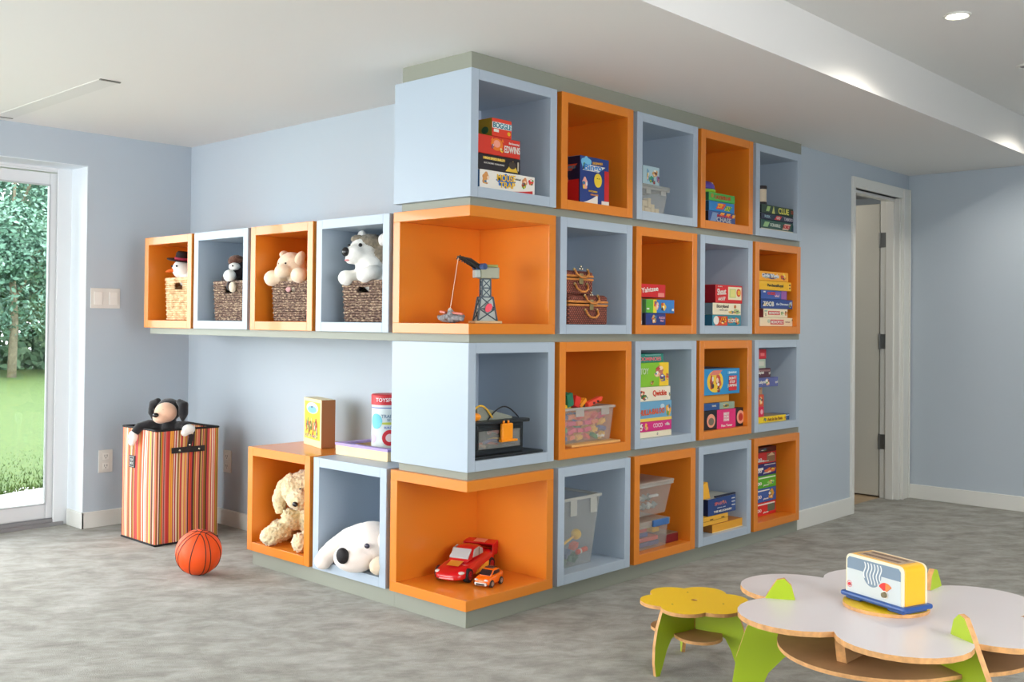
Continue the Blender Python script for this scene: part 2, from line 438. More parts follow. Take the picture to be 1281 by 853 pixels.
leaf_mats = [ramp_mat('leaves_%s' % nm, [(0.25, a), (0.5, b), (0.75, c_)], scale=2.2, detail=6, rough=.6) for nm, a, b, c_ in
             (('teal', (60, 94, 80), (96, 134, 114), (148, 180, 160)), ('green', (60, 92, 66), (98, 130, 96), (144, 168, 128)), ('deep', (38, 68, 60), (64, 98, 84), (100, 134, 114)))]
bark_m = mat('bark', (120, 112, 92), .9, var=.3, scale=12)
def tree(x, y, h, r, m, label, n=17000, trunk=.12, z0=.5, sz=.05):
    t = thing('leafy_tree', label, 'tree', (x, y, 0), group=None)
    lobes = [((x, y, z0 + (h - z0) * .5), (r, r * .8, (h - z0) * .52))]
    for _ in range(9):
        a = rnd.uniform(0, 2 * PI); q = r * rnd.uniform(.45, .8)
        zz = rnd.uniform(z0 + .15 * h, h * .92)
        lobes.append(((x + q * math.cos(a), y + q * math.sin(a) * .8, zz), (r * .42, r * .4, r * .34)))
    mb = MB()
    for _ in range(n):
        c, rr = lobes[rnd.randrange(len(lobes))] if rnd.random() < .75 else lobes[0]
        d_ = Vector((rnd.gauss(0, 1), rnd.gauss(0, 1), rnd.gauss(0, 1))).normalized()
        k = rnd.uniform(.72, 1.03)
        p = Vector((c[0] + d_.x * rr[0] * k, c[1] + d_.y * rr[1] * k, max(.05, c[2] + d_.z * rr[2] * k)))
        u = Vector((rnd.gauss(0, 1), rnd.gauss(0, 1), rnd.gauss(0, .6))).normalized()
        v = (d_ + Vector((rnd.gauss(0, .5), rnd.gauss(0, .5), rnd.gauss(0, .5)))).cross(u)
        if v.length < 1e-3: continue
        v.normalize(); s_ = sz * rnd.uniform(.6, 1.5)
        mb.add([p - u * s_, p + v * s_ * .5, p + u * s_, p - v * s_ * .5], [(0, 1, 2, 3)])
    obj('foliage', mb, m, t, fixn=False)
    pts = [(x, y, -.02), (x + .04, y, h * .25), (x - .03, y + .05, h * .5), (x + .02, y, h * .8)]
    tk = MB().tube(pts, [trunk, trunk * .85, trunk * .6, trunk * .25], 10)
    for k in range(4):
        a = k * 1.7
        tk.tube([(x, y, h * (.3 + .1 * k)), (x + r * .3 * math.cos(a), y + r * .3 * math.sin(a), h * (.45 + .1 * k)), (x + r * .6 * math.cos(a), y + r * .5 * math.sin(a), h * (.52 + .1 * k))], [trunk * .5, trunk * .3, trunk * .12], 7)
    obj('trunk', tk, bark_m, t, smooth=True)
    return t
tree(4.9, 17.8, 5.2, 1.35, leaf_mats[0], 'leafy green tree straight across the lawn on a thin pale trunk', z0=.95, trunk=.09)
tree(7.3, 19.2, 5.6, 1.9, leaf_mats[1], 'yellow green bushy tree beside the edge of the glass door', z0=.2)
tree(2.6, 18.6, 5.6, 1.9, leaf_mats[2], 'dark green tree at the far left beyond the lawn', z0=.2)
tree(5.6, 22.2, 8.6, 2.9, leaf_mats[0], 'tallest blue green tree rising behind the others', n=18000, sz=.075)
tree(9.4, 22.5, 8.0, 2.8, leaf_mats[2], 'dark tree behind the yellow green bush', n=12000, sz=.08)
tree(1.2, 23.0, 8.2, 3.0, leaf_mats[1], 'broad mid green tree behind the dark one', n=12000, sz=.08)
hb = MB()
for _ in range(24000):
    x = rnd.uniform(-3, 14); p = Vector((x, 20.6 + rnd.gauss(0, .25), rnd.uniform(.05, 3.4 + .5 * math.sin(x * 1.3))))
    u = Vector((rnd.gauss(0, 1), rnd.gauss(0, .4), rnd.gauss(0, 1))).normalized(); v = u.cross(Vector((rnd.gauss(0, .3), -1, rnd.gauss(0, .3)))).normalized()
    s_ = rnd.uniform(.07, .16); hb.add([p - u * s_, p + v * s_ * .5, p + u * s_, p - v * s_ * .5], [(0, 1, 2, 3)])
tag(obj('hedge', hb, leaf_mats[1], fixn=False), 'dense dark hedge running behind the tree trunks past the lawn', 'hedge', kind='stuff')

# ------------------------------------------------------------------ fittings on the walls and ceiling
plate_m = mat('white_plate', (224, 222, 216), .35)
t = thing('light_switch', 'double white rocker light switch on the shaded blue wall beside the glass door', 'light switch', (-.094, YF, 1.408))
obj('wall_plate', MB().box(-.185, .003, YF - .007, YF, 1.345, 1.47), plate_m, t, bevel=.003)
for x in (-.139, -.043):
    obj('rocker', MB().box(x - .026, x + .026, YF - .012, YF - .007, 1.368, 1.447), mat('switch_white', (236, 234, 228), .3), t, bevel=.003)
def outlet(name, label, c, axis):
    t = thing(name, label, 'wall outlet', c)
    x, y, z = c
    if axis == 'y':
        bx = lambda a0, a1, d0, d1, z0, z1: MB().box(x + a0, x + a1, y - d1, y - d0, z + z0, z + z1)
    else:
        bx = lambda a0, a1, d0, d1, z0, z1: MB().box(x - d1, x - d0, y + a0, y + a1, z + z0, z + z1)
    obj('wall_plate', bx(-.045, .045, 0, .006, -.07, .07), plate_m, t, bevel=.003)
    for q in (-.03, .03):
        s_ = obj('socket', bx(-.02, .02, .006, .009, q - .02, q + .02), mat('switch_white', (236, 234, 228), .3), t, bevel=.003)
        mb = MB()
        for a in (-.009, .006):
            b = bx(a, a + .003, .0088, .0096, q - .004, q + .01); mb.add(b.v, b.f)
        b = bx(-.003, .003, .0088, .0096, q - .013, q - .008); mb.add(b.v, b.f)
        obj('slot', mb, P((70, 66, 62)), s_)
outlet('wall_outlet', 'white wall outlet half hidden behind the left edge of the striped hamper', (-.075, YF, .40), 'y')
outlet('wall_outlet', 'white wall outlet on the bright blue wall between hamper and shelves', (XW, 2.633, .397), 'x')
t = thing('ceiling_vent', 'long slim white slot vent set in the ceiling near the glass door', 'vent', (-.75, 2.36, ZC))
obj('vent_frame', MB().box(-.80, -.70, 1.70, 3.02, ZC - .003, ZC), mat('vent_white', (222, 221, 217), .5), t, bevel=.001)
obj('end_cap', MB().box(-.80, -.70, 1.695, 1.71, ZC - .006, ZC - .001).box(-.80, -.70, 3.01, 3.025, ZC - .006, ZC - .001), P((120, 118, 112)), t)

def spot(x, y, label, lit=True):
    t = thing('recessed_downlight', label, 'downlight', (x, y, ZU))
    obj('trim_ring', MB().tube([(x + .052 * math.cos(k * PI / 20), y + .052 * math.sin(k * PI / 20), ZU - .001) for k in range(40)], .008, 8, closed=True), white_m, t, smooth=True)
    obj('lamp', MB().lathe([(0, -.003), (.040, -.003), (.042, 0.0)], (x, y, ZU), 24), mat('lit_bulb', (255, 244, 220), .5, emit=(255, 240, 214), estr=25) if lit else mat('dark_lamp', (96, 92, 86), .3), t)
    if not lit: return t
    L = bpy.data.lights.new('downlight_beam', 'SPOT'); L.energy = DOWNLIGHT; L.spot_size = R(150); L.spot_blend = .55; L.color = (1, .94, .84); L.shadow_soft_size = .03
    lo = bpy.data.objects.new('downlight_beam', L); COL.objects.link(lo); lo.location = (0, 0, -.012); lo.parent = t
    return t
spot(1.66, -1.38, 'lit recessed downlight glowing white in the grey upper ceiling')
spot(2.80, -1.34, 'dark unlit recessed downlight at the right edge of the upper ceiling', False)
spot(3.92, -1.36, 'lit recessed downlight farthest along the upper ceiling, near the far blue wall')
t = thing('hall_ceiling_light', 'small round flush ceiling light in the hall beyond the door', 'ceiling light', (4.1, 1.0, 2.42))
obj('diffuser', MB().lathe([(0, -.05), (.09, -.045), (.12, -.02), (.12, 0)], (4.1, 1.0, 2.42), 32), mat('hall_diffuser', (250, 240, 225), .5, emit=(255, 236, 210), estr=6), t, smooth=True)
L = bpy.data.lights.new('hall_lamp', 'POINT'); L.energy = HALL; L.color = (1, .92, .8); L.shadow_soft_size = .1
lo = bpy.data.objects.new('hall_lamp', L); COL.objects.link(lo); lo.location = (0, 0, -.12); lo.parent = t

# ------------------------------------------------------------------ shelf wall
CW, CH, GX, GZ, WY, GY, T = .5496, .54, .0338, .0364, .4906, .0292, .045
zb = {r: .0775 + (4 - r) * (CH + GZ) for r in (1, 2, 3, 4)}
zf = {r: zb[r] + T for r in zb}
xc = {c: c * (CW + GX) for c in range(5)}
yc = {c: WY + GY + (c - 1) * (CW + GY) for c in (1, 2, 3, 4)}
D = .485
fw = thing('shelf_framework', 'grey green boards and toe kick that carry the wall of shelf cubes', 'shelving framework', (1.4, .25, 0))
XE = 2.905
obj('toe_kick', MB().box(.025, XE, .025, D, 0, .0775).box(.025, XW, D, 1.63, 0, .0775), grey_m, fw, bevel=.001)
obj('top_board', MB().box(.018, XE + .012, .018, .46, zb[1] + CH, ZC), grey_m, fw, bevel=.001)
for r in (1, 2, 3):
    z0, z1 = zb[r] - GZ, zb[r]
    mb = MB().box(.022, XE + .005, .022, .46, z0, z1)
    if r == 2: mb.box(.022, XW - .001, .46, 2.77, z0, z1)
    obj('divider_board', mb, grey_m, fw, bevel=.001)
mb = MB()
for c in range(1, 5):
    mb.box(xc[c] - GX + .001, xc[c] - .001, .07, .46, .0775, zb[1] + CH)
obj('backing_strip', mb, grey_m, fw)

def cube_right(c, r, m, contents, group):
    x0, z0 = xc[c], zb[r]; x1, z1 = x0 + CW, z0 + CH
    t = thing('shelf_cube', None, 'shelf cube', ((x0 + x1) / 2, D / 2, z0), group=group)
    t['label'] = contents
    b = MB()
    b.box(x0, x0 + T, 0, D, z0, z1); b.box(x1 - T, x1, 0, D, z0, z1)
    b.box(x0 + T, x1 - T, 0, D, z0, z0 + T); b.box(x0 + T, x1 - T, 0, D, z1 - T, z1)
    o = obj('cube_frame', b, m, t, bevel=.0012, seg=1)
    obj('back_panel', MB().box(x0 + T, x1 - T, .445, D - .001, z0 + T, z1 - T), m, t)
    return t
def cube_left(c, r, m, label, group):
    y0, z0 = yc[c], zb[r]; y1, z1 = y0 + CW, z0 + CH
    X = XW - .002
    t = thing('shelf_cube', label, 'shelf cube', (X / 2, (y0 + y1) / 2, z0), group=group)
    b = MB()
    b.box(0, X, y0, y0 + T, z0, z1); b.box(0, X, y1 - T, y1, z0, z1)
    b.box(0, X, y0 + T, y1 - T, z0, z0 + T); b.box(0, X, y0 + T, y1 - T, z1 - T, z1)
    obj('cube_frame', b, m, t, bevel=.0012, seg=1)
    obj('back_panel', MB().box(.445, X - .001, y0 + T, y1 - T, z0 + T, z1 - T), m, t)
    return t
GO, GB = 'orange open shelf cubes', 'pale blue open shelf cubes'
hold = {
 (1, 1): 'with the bingo game box', (3, 1): 'with the purple domed toy on green boxes', (2, 2): 'with the red dice game box',
 (4, 2): 'packed with a tall yellow to cream game stack', (1, 3): 'with the clear tub of coloured bricks', (3, 3): 'with the pink and black game box',
 (2, 4): 'with two stacked clear bins, bottom row', (4, 4): 'with the red and green puzzle stack',
 (2, 1): 'with the small clear tub and card box, top row', (4, 1): 'with the dark detective games, top row end', (1, 2): 'with two wicker cases', (3, 2): 'with the red shout game',
 (2, 3): 'with the tall stack of children games', (4, 3): 'with the leaning pile over a yellow flat box', (1, 4): 'with the tall clear bin, bottom row', (3, 4): 'with the blue box on orange books'}
for r in (1, 2, 3, 4):
    for c in range(1, 5):
        isO = (c + r) % 2 == 0
        lab = ('orange' if isO else 'pale blue') + ' open shelf cube ' + hold[(c, r)]
        cube_right(c, r, orange_m if isO else blue_m, lab, GO if isO else GB)
# corner blocks: blue, closed towards the window side
for r, lab in ((1, 'pale blue corner shelf cube at the top holding the mouse game'), (3, 'pale blue corner shelf cube holding the black tool box')):
    z0 = zb[r]; z1 = z0 + CH; x1 = CW
    t = thing('corner_shelf_cube', lab, 'shelf cube', (.25, .24, z0), group='pale blue corner shelf cubes')
    b = MB().box(0, T, 0, WY, z0, z1).box(x1 - T, x1, 0, D, z0, z1).box(T, x1 - T, 0, D, z0, z0 + T).box(T, x1 - T, 0, D, z1 - T, z1)
    obj('cube_frame', b, blue_m, t, bevel=.0012, seg=1)
    obj('back_panel', MB().box(T, x1 - T, .445, D, z0 + T, z1 - T), blue_m, t)
# corner blocks: orange, open on both faces
for r, lab in ((2, 'orange corner shelf cube open on two sides around the toy crane'), (4, 'orange corner shelf cube at floor level open around the toy cars')):
    z0 = zb[r]; z1 = z0 + CH; x1 = CW
    t = thing('corner_shelf_cube', lab, 'shelf cube', (.25, .24, z0), group='orange corner shelf cubes')
    b = MB().box(0, x1, 0, WY, z0, z0 + T).box(0, x1, 0, WY, z1 - T, z1).box(x1 - T, x1, 0, WY, z0 + T, z1 - T).box(0, x1 - T, WY - T, WY, z0 + T, z1 - T)
    obj('cube_frame', b, orange_m, t, bevel=.0012, seg=1)
cube_left(1, 2, blue_m, 'pale blue wall cube with the grey and white dog in a basket', 'pale blue wall cubes towards the window')
cube_left(2, 2, orange_m, 'orange wall cube with the cream plush bear in a dark basket', 'orange wall cubes towards the window')
cube_left(3, 2, blue_m, 'pale blue wall cube with the brown haired plush in a basket', 'pale blue wall cubes towards the window')
cube_left(4, 2, orange_m, 'orange wall cube nearest the window with the snowman in a light basket', 'orange wall cubes towards the window')
cube_left(1, 4, blue_m, 'pale blue floor cube with the floppy white dog lying in it', 'pale blue floor cubes')
cube_left(2, 4, orange_m, 'orange floor cube with the curly tan dog sitting inside', 'orange floor cubes')

# ================================================================== things on the shelves
F1, F2, F3, F4 = zf[1], zf[2], zf[3], zf[4]
e = .0006
WHT, BLK, RED, YEL, BLU, GRN, CRM, NVY, PNK, TAN = (236, 232, 222), (26, 24, 26), (205, 36, 36), (245, 196, 44), (44, 92, 176), (92, 176, 60), (238, 226, 196), (36, 48, 104), (222, 40, 120), (222, 176, 124)
ORG = (238, 126, 40); TEAL = (44, 130, 118); SKYB = (84, 168, 214); SKIN = (240, 186, 150)
def stack(zs): return zs
# ---- corner cube, top row
game_box('board_game', 'long white game box with yellow starburst lettering at the bottom of the top corner stack', 'board game', .085, .435, .03, .28, F1 + e, F1 + .083, WHT, side=(60, 120, 180),
    prints=[('star', .46, .55, .36, .78, (40, 110, 200)), ('blob', .10, .55, .16, .7, (214, 150, 84)), ('blob', .80, .6, .13, .62, (216, 140, 90)), ('blob', .79, .42, .08, .35, GRN), ('swoosh', .72, .12, .46, .2, RED), ('blob', .92, .7, .10, .45, (222, 60, 60))],
    words=[('MOUSE', .46, .70, .34, .33, YEL, .04), ('TRAP', .48, .33, .30, .28, YEL, .04), ('roll & build', .67, .72, .09, .1, (90, 90, 90))], group=None)
game_box('board_game', 'black game box with yellow lettering second from bottom in the top corner stack', 'board game', .075, .338, .03, .26, F1 + .0845, F1 + .150, (40, 34, 38), top=(30, 26, 30),
    prints=[('tri', .79, .45, .3, .75, (232, 190, 60)), ('oval', .80, .52, .17, .5, (70, 60, 50)), ('rect', .94, .5, .03, .6, (190, 180, 160)), ('rect', .36, .74, .52, .17, (196, 150, 50))],
    words=[('HIGH SPEED RALLY', .36, .74, .16, .48, (250, 226, 120)), ('ELECTRONIC CHALLENGE', .36, .42, .10, .48, (210, 206, 200))])
game_box('board_game', 'red game box with an orange cartoon face in the top corner stack', 'board game', .06, .336, .03, .25, F1 + .1515, F1 + .232, (214, 58, 42), side=(190, 50, 40),
    prints=[('oval', .46, .58, .27, .66, ORG), ('oval', .46, .62, .15, .40, (246, 160, 140)), ('tri', .35, .85, .06, .2, ORG), ('tri', .58, .85, .06, .2, ORG), ('blob', .36, .45, .07, .3, (130, 80, 140)), ('blob', .56, .3, .08, .3, YEL)],
    words=[('EDWINS', .80, .42, .36, .36, WHT, .02), ('the bouncing', .84, .75, .12, .24, WHT)])
game_box('board_game', 'small orange word game box with a white band on top of the corner stack', 'board game', .157, .28, .03, .2, F1 + .2335, F1 + .312, (226, 64, 40), side=(176, 148, 40), top=(214, 80, 40),
    prints=[('rect', .5, .62, .98, .34, (226, 240, 236)), ('oval', .85, .25, .16, .22, YEL), ('rect', .2, .32, .25, .16, WHT)],
    words=[('BOGGLE', .5, .62, .28, .92, (30, 120, 140), 0)], side_prints=[('oval', .75, .35, .25, .4, (60, 110, 70)), ('oval', .35, .7, .25, .4, (60, 90, 60))])
# ---- column 1, top row: bingo
game_box('board_game', 'tall blue and red bingo game box with a smiling yellow ball', 'board game', .756, .975, .03, .21, F1 + e, F1 + .226, (36, 62, 132), side=(28, 32, 64), top=(120, 180, 214),
    prints=[('blob', .2, .85, .36, .4, (120, 196, 230)), ('rect', .92, .38, .16, .74, RED), ('swoosh', .3, .1, .6, .22, WHT), ('blob', .15, .42, .24, .28, (240, 170, 150)), ('slant', .46, .76, .8, .13, WHT), ('oval', .60, .52, .27, .30, (246, 214, 60)), ('rect', .86, .05, .26, .09, WHT)],
    words=[('Bingo', .42, .76, .13, .62, (60, 140, 210), .05), ('BEGINNER', .58, .88, .05, .36, (240, 180, 70), .05), ('MATCHING', .42, .27, .035, .3, YEL), ('FUN GAME', .47, .2, .035, .26, (240, 160, 70)), ('^ ^', .60, .56, .03, .10, (40, 30, 30))],
    side_prints=[('rect', .75, .25, .4, .5, RED), ('slant', .55, .76, .7, .14, (210, 80, 50)), ('oval', .4, .5, .4, .22, (220, 110, 80))], side_words=[('Bingo', .55, .76, .10, .6, (70, 130, 150))])
b = thing('game_board_back', 'yellow and red folded card standing behind the bingo box', 'card', (.94, .22, F1))
obj('folded_card', MB().box(.90, .993, .214, .222, F1 + e, F1 + .214), P((200, 40, 44)), b)
obj('card_strip', MB().box(.945, .985, .2125, .2136, F1 + .13, F1 + .205), P((240, 170, 60)), b)

# ---- clear tubs
clear = clear_mat('clear_plastic', (222, 222, 216), .17, .12)
frost = clear_mat('frosted_plastic', (212, 212, 204), .42, .3)
def tub(name, label, x0, x1, y0, y1, z0, h, taper=.02, rim=.012, m=None, lid=None, lidm=None, cat='storage bin', grip=True):
    m = m or clear
    t = thing(name, label, cat, ((x0 + x1) / 2, (y0 + y1) / 2, z0))
    w = .0025; tp = taper
    def ring(mb, a, z, b, z2):
        (ax0, ax1, ay0, ay1), (bx0, bx1, by0, by1) = a, b
        vs = [(ax0, ay0, z), (ax1, ay0, z), (ax1, ay1, z), (ax0, ay1, z), (bx0, by0, z2), (bx1, by0, z2), (bx1, by1, z2), (bx0, by1, z2)]
        mb.add(vs, [(i, (i + 1) % 4, 4 + (i + 1) % 4, 4 + i) for i in range(4)])
    lo = (x0 + tp, x1 - tp, y0 + tp, y1 - tp); hi = (x0 + .004, x1 - .004, y0 + .004, y1 - .004)
    lo2 = (lo[0] + w, lo[1] - w, lo[2] + w, lo[3] - w); hi2 = (hi[0] + w, hi[1] - w, hi[2] + w, hi[3] - w)
    mb = MB(); ring(mb, lo, z0, hi, z0 + h); ring(mb, lo2, z0 + w, hi2, z0 + h)
    mb.add([(lo[0], lo[2], z0), (lo[1], lo[2], z0), (lo[1], lo[3], z0), (lo[0], lo[3], z0)], [(3, 2, 1, 0)])
    mb.add([(lo2[0], lo2[2], z0 + w), (lo2[1], lo2[2], z0 + w), (lo2[1], lo2[3], z0 + w), (lo2[0], lo2[3], z0 + w)], [(0, 1, 2, 3)])
    ring(mb, hi, z0 + h, hi2, z0 + h)
    obj('tub_body', mb, m, t)
    r_ = MB(); ro = (x0 - .003, x1 + .003, y0 - .003, y1 + .003); z2 = z0 + h
    r_.box(ro[0], ro[1], ro[2], y0 + .006, z2 - rim, z2).box(ro[0], ro[1], y1 - .006, ro[3], z2 - rim, z2).box(ro[0], x0 + .006, y0 + .006, y1 - .006, z2 - rim, z2).box(x1 - .006, ro[1], y0 + .006, y1 - .006, z2 - rim, z2)
    obj('tub_rim', r_, frost, t, bevel=.002)
    if grip:
        wd = (x1 - x0)
        for u in (.22, .72):
            gx = x0 + wd * u
            obj('grip', MB().box(gx, gx + wd * .16, y0 - .002, y0 + .003, z2 - h * .26, z2 - rim), frost, t, bevel=.002)
    if lid:
        obj('lid', MB().box(ro[0] - .002, ro[1] + .002, ro[2] - .002, ro[3] + .002, z2, z2 + lid), lidm or frost, t, bevel=.004)
    return t
# column 2, top row
tub('storage_tub', 'small clear lidded tub of cream blocks on the top row', 1.235, 1.497, .035, .23, F1 + e, .133, lid=.014)
rr = random.Random(11)
def wood_blocks():
    for i, (bx, bz, w_, h_) in enumerate([(1.30, 0, .035, .035), (1.34, 0, .05, .028), (1.395, 0, .03, .05), (1.43, 0, .035, .03), (1.32, .036, .04, .03), (1.37, .03, .022, .05)]):
        tag(obj('wooden_block', MB().box(bx, bx + w_, .075, .11, F1 + .005 + bz, F1 + .005 + bz + h_), P((228, 206, 160)), bevel=.002), 'plain cream wooden block inside the small clear tub on the top row', 'toy block', 'cream blocks in the small clear tub')
wood_blocks()
game_box('card_box', 'small pastel card box standing on the clear tub in the top row', 'card game', 1.285, 1.43, .05, .12, F1 + .1495, F1 + .245, (178, 206, 214), side=(60, 90, 96), top=(210, 220, 220),
    prints=[('blob', .3, .5, .2, .8, (120, 170, 200)), ('blob', .5, .3, .3, .5, (70, 160, 120)), ('blob', .72, .65, .35, .5, (220, 170, 100)), ('blob', .9, .35, .18, .5, (150, 110, 160)), ('blob', .66, .15, .14, .25, (190, 70, 80))])
# ---- column 3, top row
game_box('board_game', 'striped blue and yellow junior game box at the bottom below the blue zip box', 'board game', 1.924 - .05, 2.154, .03, .24, F1 + e, F1 + .062, (60, 84, 140), side=(34, 30, 40),
    prints=[('slant', .2, .5, .3, .8, (120, 150, 190)), ('slant', .5, .82, .2, .3, (240, 170, 60)), ('slant', .72, .8, .2, .3, (240, 170, 60)), ('slant', .92, .75, .14, .3, (240, 170, 60))],
    words=[('MONKEY', .6, .66, .24, .6, (222, 60, 70)), ('CHASE', .55, .3, .4, .55, (190, 196, 200))], side_prints=[('blob', .5, .5, .5, .6, (190, 130, 90))])
game_box('board_game', 'bright blue game box with red and yellow word under the green box', 'board game', 1.878, 2.144, .03, .235, F1 + .0635, F1 + .119, (48, 130, 196), side=(30, 80, 110),
    prints=[('slant', .46, .55, .4, .6, (226, 80, 50)), ('slant', .74, .42, .3, .5, (214, 206, 60))],
    words=[('ZIP', .42, .6, .4, .22, YEL, .05), ('ZAP', .74, .42, .4, .24, (60, 150, 60), .05)], side_prints=[('rect', .5, .5, .5, .5, (170, 60, 70))])
game_box('board_game', 'grass green game box with red lettering on the blue zip box', 'board game', 1.876, 2.148, .03, .235, F1 + .1205, F1 + .166, (82, 180, 78), side=(40, 110, 80), top=(100, 190, 90),
    words=[('CATERPILLAR', .52, .5, .42, .62, (214, 60, 50), .02)], prints=[('oval', .12, .6, .1, .5, (190, 150, 70))], side_prints=[('rect', .5, .5, .7, .5, (220, 220, 220))])
t = thing('domed_toy', 'purple domed toy shell with a lime rim on the green box', 'toy', (1.94, .14, F1 + .167))
obj('rim', MB().lathe([(.078, 0), (.086, .004), (.086, .016), (.078, .02)], (1.934, .125, F1 + .168), 40), P((150, 206, 60)), t, smooth=True)
obj('dome', MB().lathe([(.083, .02), (.078, .045), (.06, .062), (.03, .071), (0, .074)], (1.934, .125, F1 + .168), 40), P((92, 74, 170)), t, smooth=True)
obj('knob', MB().ell((1.925, .125, F1 + .246), (.02, .02, .01)), P((200, 50, 70)), t, smooth=True)
obj('button', MB().ell((1.975, .075, F1 + .224), (.008, .008, .008)), P((230, 226, 180)), t, smooth=True)
# ---- column 4, top row
game_box('board_game', 'dark green game box with a cream lower edge, lowest of the dark stack', 'board game', 2.445, 2.885, .03, .28, F1 + e, F1 + .062, (44, 84, 74), side=(20, 26, 28),
    prints=[('rect', .5, .08, 1.0, .14, (206, 198, 176)), ('slant', .14, .55, .18, .5, (150, 190, 130)), ('slant', .70, .55, .24, .6, (226, 190, 170)), ('slant', .92, .5, .14, .6, (60, 80, 110))],
    words=[('SCRABBLE', .38, .55, .3, .28, (206, 214, 200)), ('SORRY', .70, .55, .36, .2, (200, 40, 50))])
game_box('board_game', 'navy game box with a red badge in the middle of the dark stack', 'board game', 2.451, 2.886, .03, .28, F1 + .0635, F1 + .1, (34, 44, 66), side=(20, 22, 30),
    prints=[('slant', .46, .5, .22, .7, (206, 50, 60))], words=[('RISK', .16, .5, .4, .16, (150, 180, 190)), ('GO', .46, .5, .4, .1, WHT), ('TABOO', .75, .5, .5, .26, (196, 190, 200))])
game_box('board_game', 'dark green detective game box with yellow lettering on top of the dark stack', 'board game', 2.451, 2.889, .03, .27, F1 + .1015, F1 + .152, (40, 66, 50), side=(20, 26, 26), top=(48, 64, 60),
    prints=[('slant', .18, .55, .12, .6, (170, 200, 120)), ('tri', .32, .5, .08, .9, (204, 206, 120)), ('rect', .96, .55, .04, .7, (210, 214, 200))],
    words=[('CLUE', .6, .5, .66, .3, (232, 224, 100)), ('DX', .87, .55, .4, .1, (190, 90, 70))])
t = thing('dice_shaker', 'small cream cylinder with black end caps standing on the dark games', 'dice shaker', (2.55, .09, F1 + .1528))
c_ = (2.55, .09, F1 + .1528)
autosmooth(obj('tube', MB().lathe([(.032, .012), (.032, .108)], c_, 32), P((226, 208, 180)), t))
for z in (.0, .098):
    autosmooth(obj('cap', MB().lathe([(.034, z), (.035, z + .004), (.035, z + .016), (.032, z + .021)], c_, 32), P((44, 40, 44)), t))

# ---- wicker cases (column 1, row 2)
wick = bpy.data.materials.new('red_brown_wicker'); wick.use_nodes = True
def weave_nodes(m, ca, cb, cc, sx=70, sz=90, strength=.9):
    nt = m.node_tree; b = nt.nodes['Principled BSDF']; b.inputs['Roughness'].default_value = .6
    tc = nt.nodes.new('ShaderNodeTexCoord')
    sep = nt.nodes.new('ShaderNodeSeparateXYZ'); nt.links.new(tc.outputs['Object'], sep.inputs[0])
    def mth(op, a, b_=None):
        n = nt.nodes.new('ShaderNodeMath'); n.operation = op
        for i, v in enumerate((a, b_)):
            if v is None: continue
            if isinstance(v, (int, float)): n.inputs[i].default_value = v
            else: nt.links.new(v, n.inputs[i])
        return n.outputs[0]
    xy = mth('ADD', sep.outputs[0], sep.outputs[1])
    row = mth('FLOOR', mth('MULTIPLY', sep.outputs[2], sz))
    ph = mth('MULTIPLY', row, PI)
    wv = mth('SINE', mth('ADD', mth('MULTIPLY', xy, sx * PI), ph))
    rz = mth('ABSOLUTE', mth('SINE', mth('MULTIPLY', sep.outputs[2], sz * PI)))
    hgt = mth('MULTIPLY', mth('ADD', mth('MULTIPLY', wv, .5), .5), rz)
    n = nt.nodes.new('ShaderNodeTexNoise'); n.inputs['Scale'].default_value = 40; nt.links.new(tc.outputs['Object'], n.inputs['Vector'])
    mixv = mth('ADD', mth('MULTIPLY', hgt, .7), mth('MULTIPLY', n.outputs['Fac'], .35))
    r = nt.nodes.new('ShaderNodeValToRGB'); e_ = r.color_ramp.elements
    e_[0].position = .12; e_[0].color = lin(ca); e_[1].position = .85; e_[1].color = lin(cc); k = e_.new(.45); k.color = lin(cb)
    nt.links.new(mixv, r.inputs['Fac']); nt.links.new(r.outputs['Color'], b.inputs['Base Color'])
    bp = nt.nodes.new('ShaderNodeBump'); bp.inputs['Strength'].default_value = strength; bp.inputs['Distance'].default_value = .004
    nt.links.new(hgt, bp.inputs['Height']); nt.links.new(bp.outputs['Normal'], b.inputs['Normal'])
weave_nodes(wick, (70, 30, 22), (136, 66, 50), (184, 106, 84), 130, 110)
leather = mat('tan_leather', (206, 132, 62), .5, var=.15, scale=30)
brass = mat('aged_brass', (190, 170, 120), .35, .8)
